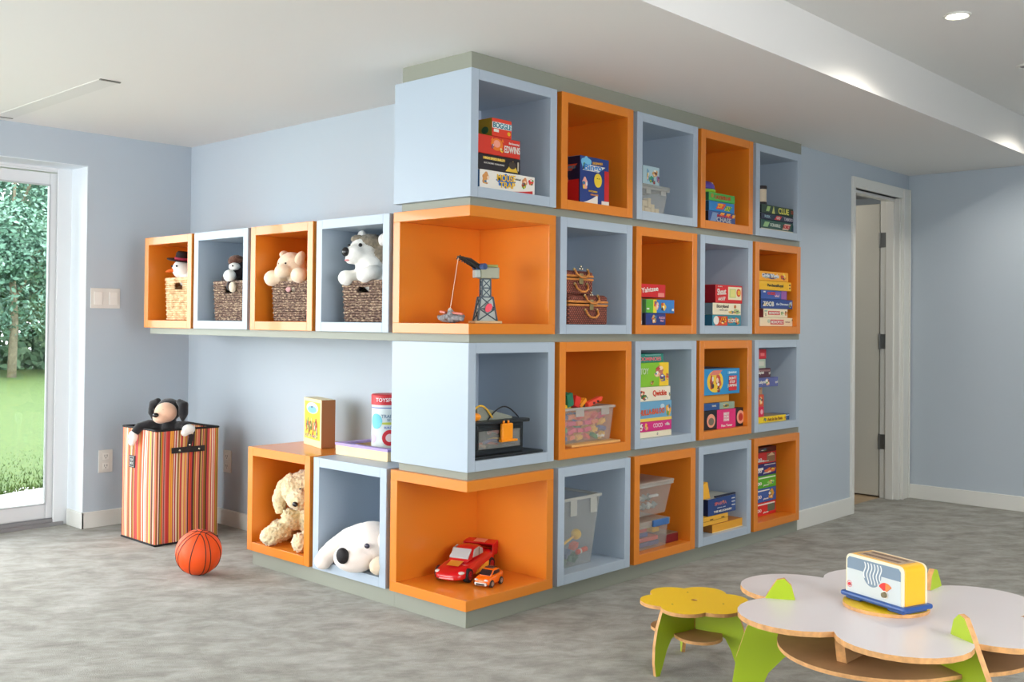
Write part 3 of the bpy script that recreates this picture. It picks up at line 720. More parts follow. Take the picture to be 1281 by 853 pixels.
def case(label, x0, x1, y0, y1, z0, h):
    t = thing('wicker_case', label, 'wicker case', ((x0 + x1) / 2, (y0 + y1) / 2, z0))
    sm = z0 + h * .70
    obj('case_body', MB().box(x0, x1, y0, y1, z0, sm - .003), wick, t, bevel=.008, seg=3)
    lidp = [(y0, sm + .003), (y1, sm + .003), (y1, z0 + h * .93), (y1 - .02, z0 + h), (y0 + .02, z0 + h), (y0, z0 + h * .93)]
    obj('case_lid', MB().prism(lidp, 'x', x0, x1), wick, t, bevel=.006, seg=2)
    obj('leather_band', MB().box(x0 - .003, x1 + .003, y0 - .003, y1 + .003, sm - .013, sm - .002), leather, t, bevel=.003)
    obj('leather_band', MB().box(x0 - .003, x1 + .003, y0 - .003, y1 + .003, sm + .003, sm + .014), leather, t, bevel=.003)
    cx = x0 + (x1 - x0) * .56
    for dz, w in ((.038, .05), (-.03, .045)):
        pts = [(cx - w, y0 - .006, sm + dz), (cx - w * .9, y0 - .016, sm + dz - .022), (cx - w * .4, y0 - .02, sm + dz - .036), (cx + w * .4, y0 - .02, sm + dz - .036), (cx + w * .9, y0 - .016, sm + dz - .022), (cx + w, y0 - .006, sm + dz)]
        hd = obj('handle', MB().tube(pts, .0055, 8), leather, t, smooth=True)
        for px_ in (cx - w, cx + w):
            obj('handle_mount', MB().ell((px_, y0 - .003, sm + dz), (.008, .006, .008)), brass, hd, smooth=True)
    lt = obj('latch', MB().box(cx - .014, cx + .014, y0 - .008, y0 - .002, sm - .03, sm + .02), brass, t, bevel=.002)
    for dx, dz in ((-.008, .03), (.008, .03), (0, .042)):
        obj('stud', MB().ell((cx + dx, y0 - .003, sm + dz + .012), .005), mat('bright_stud', (236, 226, 200), .2, .9), lt, smooth=True)
    return t
case('larger red brown wicker case with tan bands under the smaller one', .684, .980, .035, .25, F2 + e, .142)
case('smaller red brown wicker case stacked on the larger one', .66, .878, .045, .23, F2 + .1435, .112)

# ---- column 2, row 2
game_box('board_game', 'navy blue small game box under the green and blue box beside grey cards', 'board game', 1.294, 1.468, .03, .2, F2 + e, F2 + .062, (40, 60, 130), side=(40, 44, 70),
    prints=[('blob', .4, .5, .3, .75, (222, 176, 110)), ('blob', .42, .45, .14, .5, (196, 110, 50))], words=[('PUZZLE\nPALS', .8, .5, .45, .3, (226, 170, 190))])
game_box('board_game', 'long green to blue cartoon game box below the red dice game', 'board game', 1.293, 1.547, .03, .22, F2 + .0635, F2 + .133, (60, 128, 196), side=(90, 150, 80),
    prints=[('rect', .12, .5, .24, .99, (96, 176, 50)), ('rect', .30, .5, .12, .99, (230, 214, 60)), ('blob', .35, .6, .2, .7, (214, 50, 40)), ('oval', .36, .42, .1, .4, SKIN), ('blob', .6, .5, .2, .75, (236, 190, 70)), ('rect', .93, .26, .07, .18, WHT), ('rect', .05, .3, .08, .12, WHT)])
game_box('board_game', 'red dice game box with slanted white lettering on top of its stack', 'board game', 1.24, 1.465, .03, .2, F2 + .1425, F2 + .211, (208, 36, 40), side=(150, 20, 26), top=(196, 30, 36),
    prints=[('rect', .82, .22, .24, .3, (230, 140, 130))], words=[('Yahtzee', .37, .6, .36, .66, WHT, .1)])
game_box('card_box', 'slim grey card case standing at the left of the dice game stack', 'card game', 1.262, 1.288, .05, .2, F2 + e, F2 + .139, (150, 138, 128), side=(120, 110, 104), prints=[('rect', .5, .1, .8, .12, (220, 214, 210))])
# ---- column 3, row 2
game_box('board_game', 'blue and orange game box with a white oval under the cream cottage box', 'board game', 1.922, 2.224, .03, .30, F2 + e, F2 + .061, (56, 140, 160), side=(40, 96, 120), top=(50, 130, 130),
    prints=[('rect', .3, .45, .42, .88, (214, 70, 44)), ('oval', .12, .5, .18, .8, WHT), ('blob', .36, .5, .26, .8, YEL), ('blob', .62, .5, .24, .7, (226, 110, 60)), ('blob', .85, .45, .22, .75, (226, 120, 70))],
    words=[('LUCKY', .36, .6, .3, .26, (200, 50, 40)), ('DUCKS', .66, .5, .3, .26, WHT)])
game_box('board_game', 'cream cottage picture game box between the red and the blue ones', 'board game', 1.924, 2.223, .03, .30, F2 + .0625, F2 + .128, CRM, side=(110, 130, 140), top=(70, 60, 60),
    prints=[('blob', .85, .3, .28, .5, (170, 190, 120)), ('blob', .66, .25, .24, .34, (230, 180, 80)), ('oval', .78, .72, .08, .3, (200, 120, 60))], words=[('Storyland', .33, .7, .26, .42, (110, 100, 90)), ('a picture game', .36, .4, .09, .3, (120, 110, 100))])
game_box('board_game', 'bright red game box with a framed grid panel on top of its stack', 'board game', 1.952, 2.238, .03, .30, F2 + .1295, F2 + .231, (214, 36, 40), side=(150, 22, 34), top=(196, 40, 44),
    prints=[('rect', .71, .55, .5, .72, (238, 226, 190)), ('oval', .85, .6, .17, .45, (226, 80, 40)), ('rect', .62, .55, .24, .5, (200, 206, 130)), ('rect', .62, .55, .17, .4, (226, 220, 130)), ('swoosh', .2, .32, .28, .06, WHT)],
    words=[('Shout', .2, .62, .34, .32, WHT, .06), ('ABOUT', .2, .2, .12, .26, WHT), ('G A M E', .14, .9, .06, .16, WHT), ('8', .85, .6, .24, .1, (250, 200, 60))])
# ---- column 4, row 2
game_box('board_game', 'cream property game box with a red name bar at the very bottom', 'board game', 2.44, 2.844, .03, .28, F2 + e, F2 + .052, (236, 222, 188), side=(200, 186, 150),
    prints=[('rect', .51, .5, .40, .56, (204, 40, 50)), ('oval', .26, .6, .08, .45, (190, 206, 180))], words=[('MONOPOLY', .51, .5, .34, .37, WHT), ('board game', .83, .5, .12, .14, (150, 100, 90)), ('1', .97, .75, .2, .01, BLK)])
game_box('board_game', 'smaller cream property game box with a red name bar, second lowest', 'board game', 2.483, 2.776, .03, .27, F2 + .0535, F2 + .106, (238, 224, 190), side=(120, 50, 50), top=(210, 196, 160),
    prints=[('rect', .43, .52, .48, .44, (214, 60, 50)), ('blob', .77, .5, .12, .6, (140, 180, 90)), ('blob', .93, .5, .12, .7, (214, 140, 80)), ('rect', .08, .75, .1, .18, (160, 190, 170))], words=[('MONOPOLY', .43, .52, .26, .44, WHT), ('2', .07, .3, .25, .03, BLK)])
game_box('board_game', 'royal blue dinosaur game box with a white bone word', 'board game', 2.453, 2.838, .03, .29, F2 + .1075, F2 + .162, (38, 72, 142), side=(30, 40, 60), top=(40, 60, 110),
    prints=[('blob', .22, .5, .40, .75, (30, 30, 40)), ('blob', .93, .5, .13, .8, (170, 190, 214))], words=[('ZOOB', .22, .5, .5, .34, WHT), ('the Dinosaur', .66, .52, .26, .4, (206, 216, 226))])
game_box('board_game', 'blue guessing game box with red and violet marks in the middle', 'board game', 2.452, 2.765, .03, .26, F2 + .1635, F2 + .216, (54, 88, 164), side=(30, 40, 60), top=(60, 90, 150),
    prints=[('slant', .62, .6, .3, .5, (120, 90, 170)), ('rect', .88, .5, .22, .96, (150, 90, 160)), ('rect', .12, .82, .08, .15, WHT)], words=[('GUESS', .38, .66, .3, .3, (226, 70, 60)), ('who?', .6, .4, .28, .18, (226, 196, 214))])
game_box('board_game', 'plain yellow game box with thin dark lettering second from the top', 'board game', 2.42, 2.82, .03, .29, F2 + .2175, F2 + .272, (242, 186, 34), side=(200, 150, 30), top=(230, 180, 60),
    prints=[('rect', .95, .5, .08, .8, (250, 206, 90)), ('oval', .95, .68, .05, .2, (110, 60, 50)), ('oval', .95, .32, .05, .2, (110, 60, 50))], words=[('ParcheesiRoyal', .5, .5, .3, .48, (60, 60, 50))])
game_box('board_game', 'amber game box with bubble lettering and a clown at the top of the pile', 'board game', 2.42, 2.783, .03, .27, F2 + .2735, F2 + .329, (244, 168, 36), side=(70, 60, 50), top=(230, 160, 60),
    prints=[('blob', .38, .5, .62, .74, (70, 80, 120)), ('blob', .82, .45, .2, .7, (196, 90, 60)), ('tri', .83, .82, .08, .3, (246, 220, 70))], words=[('Giggle Wiggle', .38, .5, .42, .56, (226, 230, 236), .0)])

# ---- corner cube row 3: tool box
t = thing('tool_box', 'black play tool box with a clear window and orange latch', 'tool box', (.22, .16, F3))
x0, x1, y0, y1, z0 = .05, .385, .04, .27, F3 + .012
obj('base_tray', MB().box(.02 + .03, .487, .01, .30, F3 + e, F3 + .0115), dark_m, t, bevel=.003)
poly = [(x0 + .004, z0), (x1 - .004, z0), (x1, z0 + .128), (x0, z0 + .128)]
body = MB()
body.box(x0, x1, y0, y1, z0, z0 + .02).box(x0, .098, y0, y1, z0 + .02, z0 + .13).box(.372, x1, y0, y1, z0 + .02, z0 + .13).box(.098, .372, y0, y1, z0 + .11, z0 + .13).box(.098, .372, y1 - .01, y1, z0 + .02, z0 + .11)
obj('box_body', body, dark_m, t, bevel=.003)
rim = MB().box(x0 - .02, x1 + .032, y0 - .012, y1 + .012, z0 + .13, z0 + .145)
obj('box_rim', rim, dark_m, t, bevel=.004)
wn = obj('clear_window', MB().box(.098, .372, y0 + .002, y0 + .004, z0 + .02, z0 + .11), clear, t)
obj('window_frame', MB().box(.098, .372, y0 - .003, y0, z0 + .104, z0 + .11).box(.098, .372, y0 - .003, y0, z0 + .02, z0 + .026).box(.098, .104, y0 - .003, y0, z0 + .026, z0 + .104).box(.366, .372, y0 - .003, y0, z0 + .026, z0 + .104), dark_m, t, bevel=.001)
obj('latch', MB().box(.222, .29, y0 - .028, y0 - .012, z0 + .06, z0 + .132).box(.215, .318, y0 - .032, y0 - .010, z0 + .052, z0 + .062).box(.233, .243, y0 - .024, y0 - .014, z0 + .132, z0 + .145).box(.262, .272, y0 - .024, y0 - .014, z0 + .132, z0 + .145), mat('bright_orange_plastic', (252, 152, 20), .35), t, bevel=.004)
hd = MB().prism([(.105, .0), (.30, -.0), (.315, .012), (.145, .062), (.13, .058)], 'y', .06, .15)
hd.v = [(x, y, z + z0 + .146) for x, y, z in hd.v]
hm = MB().prism([(.115, 0), (.335, 0), (.335, .010), (.135, .062), (.115, .056)], 'y', .06, .16); hm.v = [(x, y, z + z0 + .1455) for x, y, z in hm.v]
obj('lid_wedge', hm, mat('grey_metal_plate', (138, 142, 130), .5), t, bevel=.003)
for i, (xx, c_, zz, w_) in enumerate([(.13, (150, 120, 90), .028, .05), (.19, (100, 90, 140), .045, .09), (.17, (210, 90, 60), .034, .12), (.25, (176, 160, 130), .03, .09), (.28, (230, 176, 40), .044, .06), (.29, (214, 60, 50), .075, .06)]):
    nm = ('toy_spanner', 'toy_saw', 'toy_screwdriver', 'toy_pliers', 'toy_ruler', 'toy_hammer')[i]
    m_ = MB().tube([(xx, .075 + .018 * i, z0 + zz), (xx + w_ * .5, .078 + .018 * i, z0 + zz + .008), (xx + w_, .075 + .018 * i, z0 + zz + .002)], [.009, .006, .010], 8)
    o = obj(nm, m_, P(c_), None, smooth=True)
    tag(o, ('tan', 'violet', 'long red', 'pale brown', 'yellow', 'short red')[i] + ' play tool lying behind the clear window of the black tool box', 'toy tool', 'play tools inside the tool box')
tag(obj('orange_bulb', MB().ell((.085, .06, z0 + .165), (.045, .03, .02)), mat('bright_orange_plastic', (252, 152, 20), .35), None, smooth=True), 'orange oval toy lying on the left end of the black tool box', 'toy')
def arc(x0_, x1_, zb_, h_, y, n=18): return [(x0_ + (x1_ - x0_) * k / n, y, zb_ + h_ * math.sin(PI * k / n)) for k in range(n + 1)]
tag(obj('looped_cable', MB().tube(arc(.048, .195, z0 + .158, .055, .048), .004, 8), P((236, 186, 60)), None, smooth=True), 'yellow looped toy cord arching above the black tool box', 'cord')
tag(obj('looped_cable', MB().tube(arc(.17, .365, z0 + .15, .052, .05), .003, 8), P((34, 34, 40)), None, smooth=True), 'thin black looped cord arching over the right end of the tool box', 'cord')
# ---- column 1, row 3: tub of bricks on a flat board
tag(obj('flat_box', MB().box(.70, 1.076, .02, .32, F3 + e, F3 + .0115), P((226, 180, 110)), bevel=.002), 'thin tan flat box lying under the clear tub of bricks', 'flat box')
tub('storage_tub', 'clear tub heaped with red green and yellow bricks', .672, 1.06, .045, .33, F3 + .012, .17, taper=.018)
letter(None, face_front(.672, .06, F3), 'To play', .295, .035, .014, (226, 226, 220), lift=.0, name='tub_lettering')
o = bpy.data.objects['tub_lettering']; o.parent = [x for x in bpy.data.objects if x.get('label') == 'clear tub heaped with red green and yellow bricks'][0]
for v in o.data.vertices: v.co -= Vector(o.parent.location)
rb = random.Random(5)
cols = [((226, 60, 44), 'red'), ((60, 150, 84), 'green'), ((246, 190, 40), 'yellow'), ((226, 60, 110), 'pink'), ((60, 80, 150), 'blue'), ((236, 120, 60), 'orange')]
def brick_mb(L_, W_, H_):
    mb = MB().box(-L_ / 2, L_ / 2, -W_ / 2, W_ / 2, -H_ / 2, H_ / 2)
    n = max(1, int(L_ / .016)); m_ = max(1, int(W_ / .016))
    for i in range(n):
        for j in range(m_):
            mb.lathe([(.0048, H_ / 2), (.0048, H_ / 2 + .0035), (0, H_ / 2 + .0035)], (-L_ / 2 + (i + .5) * L_ / n, -W_ / 2 + (j + .5) * W_ / m_, 0), 8)
    return mb
def brick(p, c, cn, rot, dims=(.048, .024, .018), where='heaped inside the clear tub', group='bricks in the clear tub'):
    mb = brick_mb(*dims); M_ = rot.to_matrix().to_4x4(); mb.xf(M_)
    o = obj('toy_brick', mb, P(c), None); o.location = p
    return tag(o, '%s studded plastic brick %s' % (cn, where), 'toy brick', group + ', ' + cn)
from mathutils import Euler
for iz in range(4):
    for ix in range(6):
        for iy in range(2):
            c_, cn = cols[rb.randrange(6)]
            brick((.712 + ix * .057 + rb.uniform(-.004, .004), .085 + iy * .06, F3 + .035 + iz * .033), c_, cn, Euler((rb.uniform(-.35, .35), rb.uniform(-.4, .4), rb.uniform(-.3, .3))))
for (x, z, c_, cn, d_, r_) in [(.675, .215, (246, 190, 40), 'yellow', (.06, .04, .075), .1), (.745, .217, (40, 120, 90), 'green', (.05, .04, .06), -.2), (.80, .208, (222, 50, 40), 'red', (.045, .04, .05), .3), (.85, .198, (246, 160, 40), 'orange', (.06, .03, .018), -.6), (.70, .195 - .008, (240, 190, 30), 'yellow', (.11, .04, .014), 0), (.84, .188, (30, 40, 40), 'black', (.05, .03, .016), .0)]:
    brick((x, .09, F3 + z), c_, cn, Euler((0, r_, .1)), d_, 'piled on top of the clear tub heap', 'bricks piled above the clear tub')
tl = thing('toy_launcher', 'red orange plastic toy arm lying on the tub rim', 'toy', (.93, .08, F3 + .19))
obj('arm', MB().prism([(.875, .176), (.975, .205), (.985, .225), (.965, .226), (.87, .2)], 'y', .06, .085).xf(Matrix.Translation((0, 0, F3))), P((244, 84, 60)), tl, bevel=.003)
obj('hole', MB().box(.905, .922, .0585, .0595, F3 + .192, F3 + .202).box(.935, .952, .0585, .0595, F3 + .199, F3 + .209), P((70, 30, 30)), tl)
# ---- column 2, row 3
game_box('card_box', 'white flat box with a small sketch at the very bottom', 'board game', 1.24, 1.53, .03, .29, F3 + e, F3 + .03, CRM, prints=[('blob', .56, .5, .04, .6, (110, 90, 80))])
game_box('board_game', 'magenta game box with dotted lettering above the white flat box', 'board game', 1.23, 1.53, .03, .29, F3 + .0315, F3 + .082, (214, 44, 126), side=(90, 50, 80),
    prints=[('blob', .25, .5, .12, .8, (236, 170, 100)), ('blob', .1, .5, .12, .8, (230, 226, 220))], words=[('COCO', .58, .56, .4, .28, (240, 200, 214)), ('villa', .86, .6, .3, .14, WHT)])
game_box('board_game', 'blue and sand game box with orange lettering and a yellow figure', 'board game', 1.225, 1.529, .03, .30, F3 + .0835, F3 + .185, (110, 166, 200), side=(70, 110, 130),
    prints=[('rect', .5, .08, 1.0, .16, (244, 206, 90)), ('blob', .9, .5, .16, .76, (246, 176, 40)), ('oval', .72, .72, .12, .24, (190, 214, 226))], words=[('HULLA-BALOO', .42, .48, .27, .72, (236, 96, 30), .03)])
game_box('board_game', 'cream game box with red orange lettering and beetle drawings', 'board game', 1.225, 1.517, .03, .29, F3 + .1865, F3 + .259, (240, 230, 206), side=(180, 170, 150),
    prints=[('blob', .12, .55, .2, .6, (200, 80, 50)), ('blob', .2, .3, .24, .5, (70, 110, 60)), ('blob', .97, .4, .05, .3, (70, 110, 120))], words=[('Qwickie', .66, .52, .38, .42, (216, 66, 34))])
game_box('board_game', 'lime green and yellow cartoon game box near the top of the tall stack', 'board game', 1.225, 1.498, .03, .28, F3 + .2605, F3 + .384, (136, 196, 48), side=(220, 190, 50), top=(120, 180, 60),
    prints=[('rect', .85, .5, .3, .98, (246, 206, 50)), ('blob', .7, .62, .34, .5, (200, 120, 100)), ('blob', .62, .5, .2, .26, SKIN), ('blob', .8, .35, .24, .34, (90, 80, 160)), ('blob', .95, .4, .1, .3, (206, 50, 40)), ('blob', .45, .15, .12, .22, (196, 170, 60))], words=[('TOY', .2, .65, .24, .26, (206, 220, 180))])
game_box('board_game', 'teal game box with pink lettering on top of the tall stack', 'board game', 1.22, 1.451, .03, .26, F3 + .3855, F3 + .43, (40, 140, 122), side=(30, 90, 90), words=[('DOMINOES', .5, .4, .42, .8, (236, 120, 130))], prints=[('rect', .6, .85, .6, .1, (150, 200, 190))])
# ---- column 3, row 3
game_box('board_game', 'pink and black square game box with two round pictures', 'board game', 1.80, 2.271, .03, .30, F3 + e, F3 + .106, (34, 30, 34), side=(50, 36, 40), top=(60, 50, 50),
    prints=[('rect', .58, .5, .42, 1.0, (228, 44, 120)), ('oval', .24, .46, .18, .72, (240, 160, 130)), ('oval', .24, .42, .12, .4, (120, 110, 90)), ('oval', .9, .5, .17, .74, (244, 170, 140)), ('oval', .9, .5, .1, .44, (200, 60, 50)), ('rect', .57, .6, .13, .5, (230, 150, 170))],
    words=[('BEST\nFOR\nFUN', .57, .6, .44, .12, WHT), ('Fine Tuner', .58, .14, .13, .25, WHT)])
t = thing('card_tin', 'grey and blue hinged card tin on the pink and black box', 'tin', (2.0, .12, F3 + .107))
obj('tin_body', MB().box(1.80, 2.162, .03, .2, F3 + .107, F3 + .146), P((150, 170, 150)), t, bevel=.003)
obj('blue_sleeve', MB().box(1.798, 2.0, .0285, .2, F3 + .1075, F3 + .1465), P((44, 82, 140)), t, bevel=.002)
patch(t, face_front(2.0, .03, F3 + .107), 'blob', .07, .02, .09, .026, (206, 186, 90)); letter(t, face_front(2.0, .03, F3 + .107), 'CARDS', .07, .02, .012, (120, 110, 60), lift=.0014)
letter(t, face_front(1.8, .0285, F3 + .107), 'TRAVEL', .14, .024, .009, WHT)
tag(obj('wooden_box', MB().box(1.80, 2.118, .04, .22, F3 + .1475, F3 + .190), P((216, 144, 50)), bevel=.003), 'plain amber wooden box between the tin and the blue box', 'wooden box')
game_box('board_game', 'sky blue game box with a yellow disc picture on top', 'board game', 1.80, 2.214, .03, .26, F3 + .1915, F3 + .335, (48, 146, 204), side=(30, 90, 140), top=(60, 120, 170),
    prints=[('oval', .37, .52, .4, .86, (248, 206, 60)), ('blob', .28, .48, .13, .6, (190, 80, 50)), ('blob', .45, .52, .16, .6, (210, 96, 60)), ('blob', .45, .2, .1, .25, (130, 60, 40)), ('slant', .38, .86, .32, .18, (230, 130, 110)), ('rect', .81, .42, .2, .58, (214, 40, 50)), ('rect', .79, .84, .24, .1, (120, 190, 226))],
    words=[('DON\'T\nSTOP\nJUMPING', .79, .46, .42, .24, WHT), ('junior', .8, .84, .08, .2, (220, 236, 244))])
# ---- column 4, row 3
game_box('board_game', 'flat yellow game box with brown lettering at the bottom of the end cube', 'board game', 2.42, 2.764, .03, .30, F3 + e, F3 + .037, (244, 208, 30), side=(200, 170, 40), top=(150, 130, 110),
    prints=[('blob', .25, .5, .12, .7, (90, 130, 60)), ('blob', .97, .5, .06, .7, (230, 170, 40))], words=[('Ants in the Pants', .6, .5, .5, .52, (150, 96, 30))])
game_box('card_box', 'small blue card box at the end of the flat yellow game', 'card game', 2.769, 2.826, .04, .16, F3 + e, F3 + .036, (52, 90, 140), prints=[('rect', .5, .8, .9, .12, (220, 226, 230))])
pile = [('pink red card box resting on the flat yellow game', 2.494, (222, 36, 76), .038, .098, ('oval', .7, .5, .3, .5, (240, 180, 190))),
        ('red and cream card box with a yellow face above the pink one', 2.493, (214, 80, 50), .0995, .17, ('blob', .6, .5, .5, .7, (246, 206, 130))),
        ('small tan card box in the middle of the leaning pile', 2.474, (176, 136, 100), .1715, .213, ('rect', .5, .8, .6, .14, (120, 90, 80))),
        ('wide violet blue game box sticking out of the leaning pile', 2.663, (92, 100, 156), .2145, .27, ('blob', .5, .5, .26, .8, (226, 170, 140))),
        ('dark maroon game box above the violet blue one', 2.571, (86, 46, 60), .2715, .326, ('rect', .5, .75, .9, .2, (150, 110, 110))),
        ('pale green card box below the red box at the top', 2.511, (176, 190, 170), .3275, .381, ('rect', .5, .5, .6, .5, (206, 206, 190))),
        ('bright red card box at the top of the leaning pile', 2.518, (196, 30, 46), .3825, .44, ('rect', .6, .45, .4, .3, (226, 110, 110)))]
for lab, xr, c_, a, b_, pr in pile:
    game_box('board_game', lab, 'board game', 2.405, xr, .03, .2, F3 + a, F3 + b_, c_, prints=[pr], words=([('Labyrinth', .3, .5, .3, .4, WHT), ('age 6', .92, .45, .25, .12, WHT)] if 'violet' in lab else [('CHATEAU', .5, .4, .3, .7, (206, 150, 130))] if 'maroon' in lab else []))
# ---- row 4
tb = tub('storage_tub', 'tall clear bin with yellow and red toys in the bottom row', .66, .957, .045, .34, F4 + e, .335, taper=.035, rim=.014)
tag(obj('toy_dumbbell', MB().tube([(.735, .13, F4 + .085), (.86, .13, F4 + .13)], .006, 8).ell((.735, .13, F4 + .085), .03).ell((.87, .13, F4 + .135), .026), P((250, 200, 40)), None, smooth=True), 'yellow plastic dumbbell shape leaning inside the tall clear bin', 'toy')
for (x, z, c_, cn) in [(.72, .03, (214, 60, 60), 'red'), (.76, .022, (40, 110, 90), 'green'), (.80, .03, (40, 110, 90), 'green'), (.84, .085, (220, 80, 60), 'red'), (.78, .056, (50, 100, 150), 'blue'), (.715, .16, (250, 200, 40), 'yellow'), (.84, .03, (40, 110, 90), 'green')]:
    brick((x, .12, F4 + z), c_, cn, Euler((.2, rb.uniform(-.4, .4), .3)), (.05, .03, .026), 'at the bottom of the tall clear bin', 'bricks in the tall clear bin')
t = thing('toy_whistle', 'small red and white toy stick lying low in the tall clear bin', 'toy', (.85, .1, F4 + .03))
obj('stick', MB().tube([(.835, .095, F4 + .058), (.905, .095, F4 + .066)], .012, 10), P((226, 70, 50)), t, smooth=True)
obj('white_ring', MB().tube([(.852, .095, F4 + .06), (.862, .095, F4 + .061)], .0125, 10), P(WHT), t, smooth=True)
lo = tub('storage_bin', 'clear bin with blue lid clips and red and blue contents', 1.225, 1.52, .035, .30, F4 + e, .125, taper=.012, lid=.022, grip=False)
hdl = obj('lid_clip', MB().box(1.36, 1.50, .018, .032, F4 + .115, F4 + .15), mat('blue_clip', (64, 110, 170), .35), lo, bevel=.006)
for (x, z, w_, c_, cn) in [(1.25, .02, .22, (60, 76, 140), 'blue'), (1.26, .045, .2, (214, 60, 50), 'red'), (1.25, .072, .12, (60, 76, 150), 'blue'), (1.26, .096, .1, (214, 60, 60), 'red'), (1.41, .085, .06, (246, 196, 50), 'yellow')]:
    tag(obj('toy_block', MB().box(x, x + w_, .06, .2, F4 + z - .01, F4 + z + .012), P(c_), bevel=.005), '%s flat toy block inside the clear bin with blue clips' % cn, 'toy block', 'flat blocks in the clipped bin, ' + cn)
up_ = tub('storage_bin', 'clear bin of grey white parts stacked on the blue clipped bin', 1.222, 1.555, .035, .30, F4 + .1555 + .012, .165, taper=.03, lid=.014, grip=False)
for i in range(9):
    x, z = 1.27 + (i % 5) * .045, .2 + (i // 5) * .045
    c_ = [(206, 206, 200), (150, 160, 156), (120, 130, 128)][i % 3]
    tag(obj('toy_part', MB().tube([(x, .09, F4 + z), (x + .02, .10, F4 + z + .02), (x + .03, .09, F4 + z + .005)], [.012, .009, .012], 8), P(c_), smooth=True), 'curved grey or white plastic piece inside the upper clear bin', 'toy', 'grey white pieces in the upper clear bin')
tag(obj('parts_bag', MB().box(1.405, 1.475, .07, .085, F4 + .255, F4 + .268), P((230, 230, 226)), bevel=.003), 'white paper slip near the front of the upper clear bin', 'paper')
t = thing('maroon_box', 'flat dark red box with a grey top behind the clear bins', 'box', (1.58, .2, F4))
obj('box_body', MB().box(1.535, 1.645, .06, .34, F4 + e, F4 + .045), P((120, 26, 36)), t, bevel=.002)
obj('box_top', MB().box(1.538, 1.642, .063, .337, F4 + .0452, F4 + .049), P((130, 110, 90)), t)
# column 3 row 4
game_box('picture_book', 'thick amber covered book box at the bottom with pale page edge', 'book', 1.936, 2.284, .03, .34, F4 + e, F4 + .046, (232, 164, 48), side=(150, 96, 40), top=(196, 120, 40), prints=[('rect', .5, .04, 1.0, .09, (250, 220, 160))])
game_box('wooden_box', 'slim amber wooden box with dark finger notches on the book box', 'wooden box', 1.85, 2.108, .035, .24, F4 + .0475, F4 + .095, (240, 180, 60), side=(210, 140, 40), prints=[('rect', .33, .62, .12, .12, (120, 80, 20)), ('rect', .78, .62, .12, .12, (120, 80, 20)), ('rect', .5, .5, 1.0, .04, (160, 110, 30))])
game_box('board_game', 'navy blue open box with white lettering and dark lid edge', 'board game', 1.90, 2.19, .035, .28, F4 + .0965, F4 + .19, (40, 70, 130), side=(22, 34, 70), top=(190, 190, 180),
    prints=[('rect', .92, .5, .12, .9, (56, 86, 146)), ('rect', .9, .8, .12, .05, WHT), ('rect', .9, .6, .12, .05, WHT), ('rect', .9, .4, .12, .05, WHT), ('rect', .28, .7, .06, .12, RED), ('rect', .52, .72, .06, .12, (230, 150, 60))],
    words=[('SPARTA', .42, .66, .18, .44, (200, 120, 130)), ('THE MILLIONAIRE', .5, .2, .12, .64, WHT), ('game set', .45, .4, .07, .3, (200, 206, 220))], side_words=[('UP', .7, .3, .2, .2, (200, 206, 220))])
tag(obj('lid_rail', MB().box(1.98, 2.19, .035, .05, F4 + .191, F4 + .20), P((30, 34, 60)), bevel=.002), 'dark narrow lid rail lying along the navy blue box', 'box lid')
tag(obj('yellow_wedge', MB().prism([(1.85, F4 + .191), (1.945, F4 + .191), (1.918, F4 + .285), (1.85, F4 + .27)], 'y', .05, .12), P((246, 180, 50)), bevel=.003), 'yellow sloping block standing at the left on the navy box', 'block')
# column 4 row 4: puzzles
pz = [('lowest red', (214, 40, 40), .0006, .081, [('rect', .82, .55, .26, .6, (90, 110, 90)), ('rect', .5, .85, .9, .1, WHT)], 'red puzzle box with a green picture, lowest of the puzzle stack'),
      ('blue', (56, 96, 170), .0825, .165, [('blob', .82, .5, .26, .8, (220, 160, 60)), ('rect', .4, .85, .7, .08, WHT)], 'mid blue puzzle box with an orange beast, second from the bottom'),
      ('green', (92, 180, 50), .1665, .241, [('blob', .16, .5, .24, .7, (150, 90, 40)), ('blob', .8, .4, .26, .5, (160, 214, 120)), ('rect', .66, .84, .6, .1, (230, 246, 220))], 'grass green puzzle box in the middle of the puzzle stack'),
      ('navy', (44, 54, 120), .2425, .314, [('blob', .78, .4, .44, .6, (226, 110, 60)), ('rect', .3, .6, .44, .2, WHT), ('rect', .76, .9, .4, .08, (230, 226, 220))], 'navy puzzle box with orange creatures between the red and green ones'),
      ('topred', (218, 50, 50), .3155, .383, [('rect', .8, .5, .3, .8, (150, 120, 90)), ('tri', .8, .8, .26, .3, (226, 206, 170)), ('rect', .3, .26, .5, .14, WHT)], 'red puzzle box with a white peak picture, above the navy one'),
      ('dark', (90, 34, 30), .3845, .415, [('blob', .5, .5, .4, .6, (50, 60, 90))], 'dark brown red box squeezed at the top of the puzzle stack')]
for nm, c_, a, b_, pr, lab in pz:
    game_box('puzzle_box', lab, 'puzzle', 2.44, 2.776, .10, .33, F4 + a, F4 + b_, c_, prints=pr, words=([] if nm == 'dark' else [('100', .36, .42, .24, .2, (240, 226, 226)), ('pieces', .62, .22, .12, .18, WHT)]))

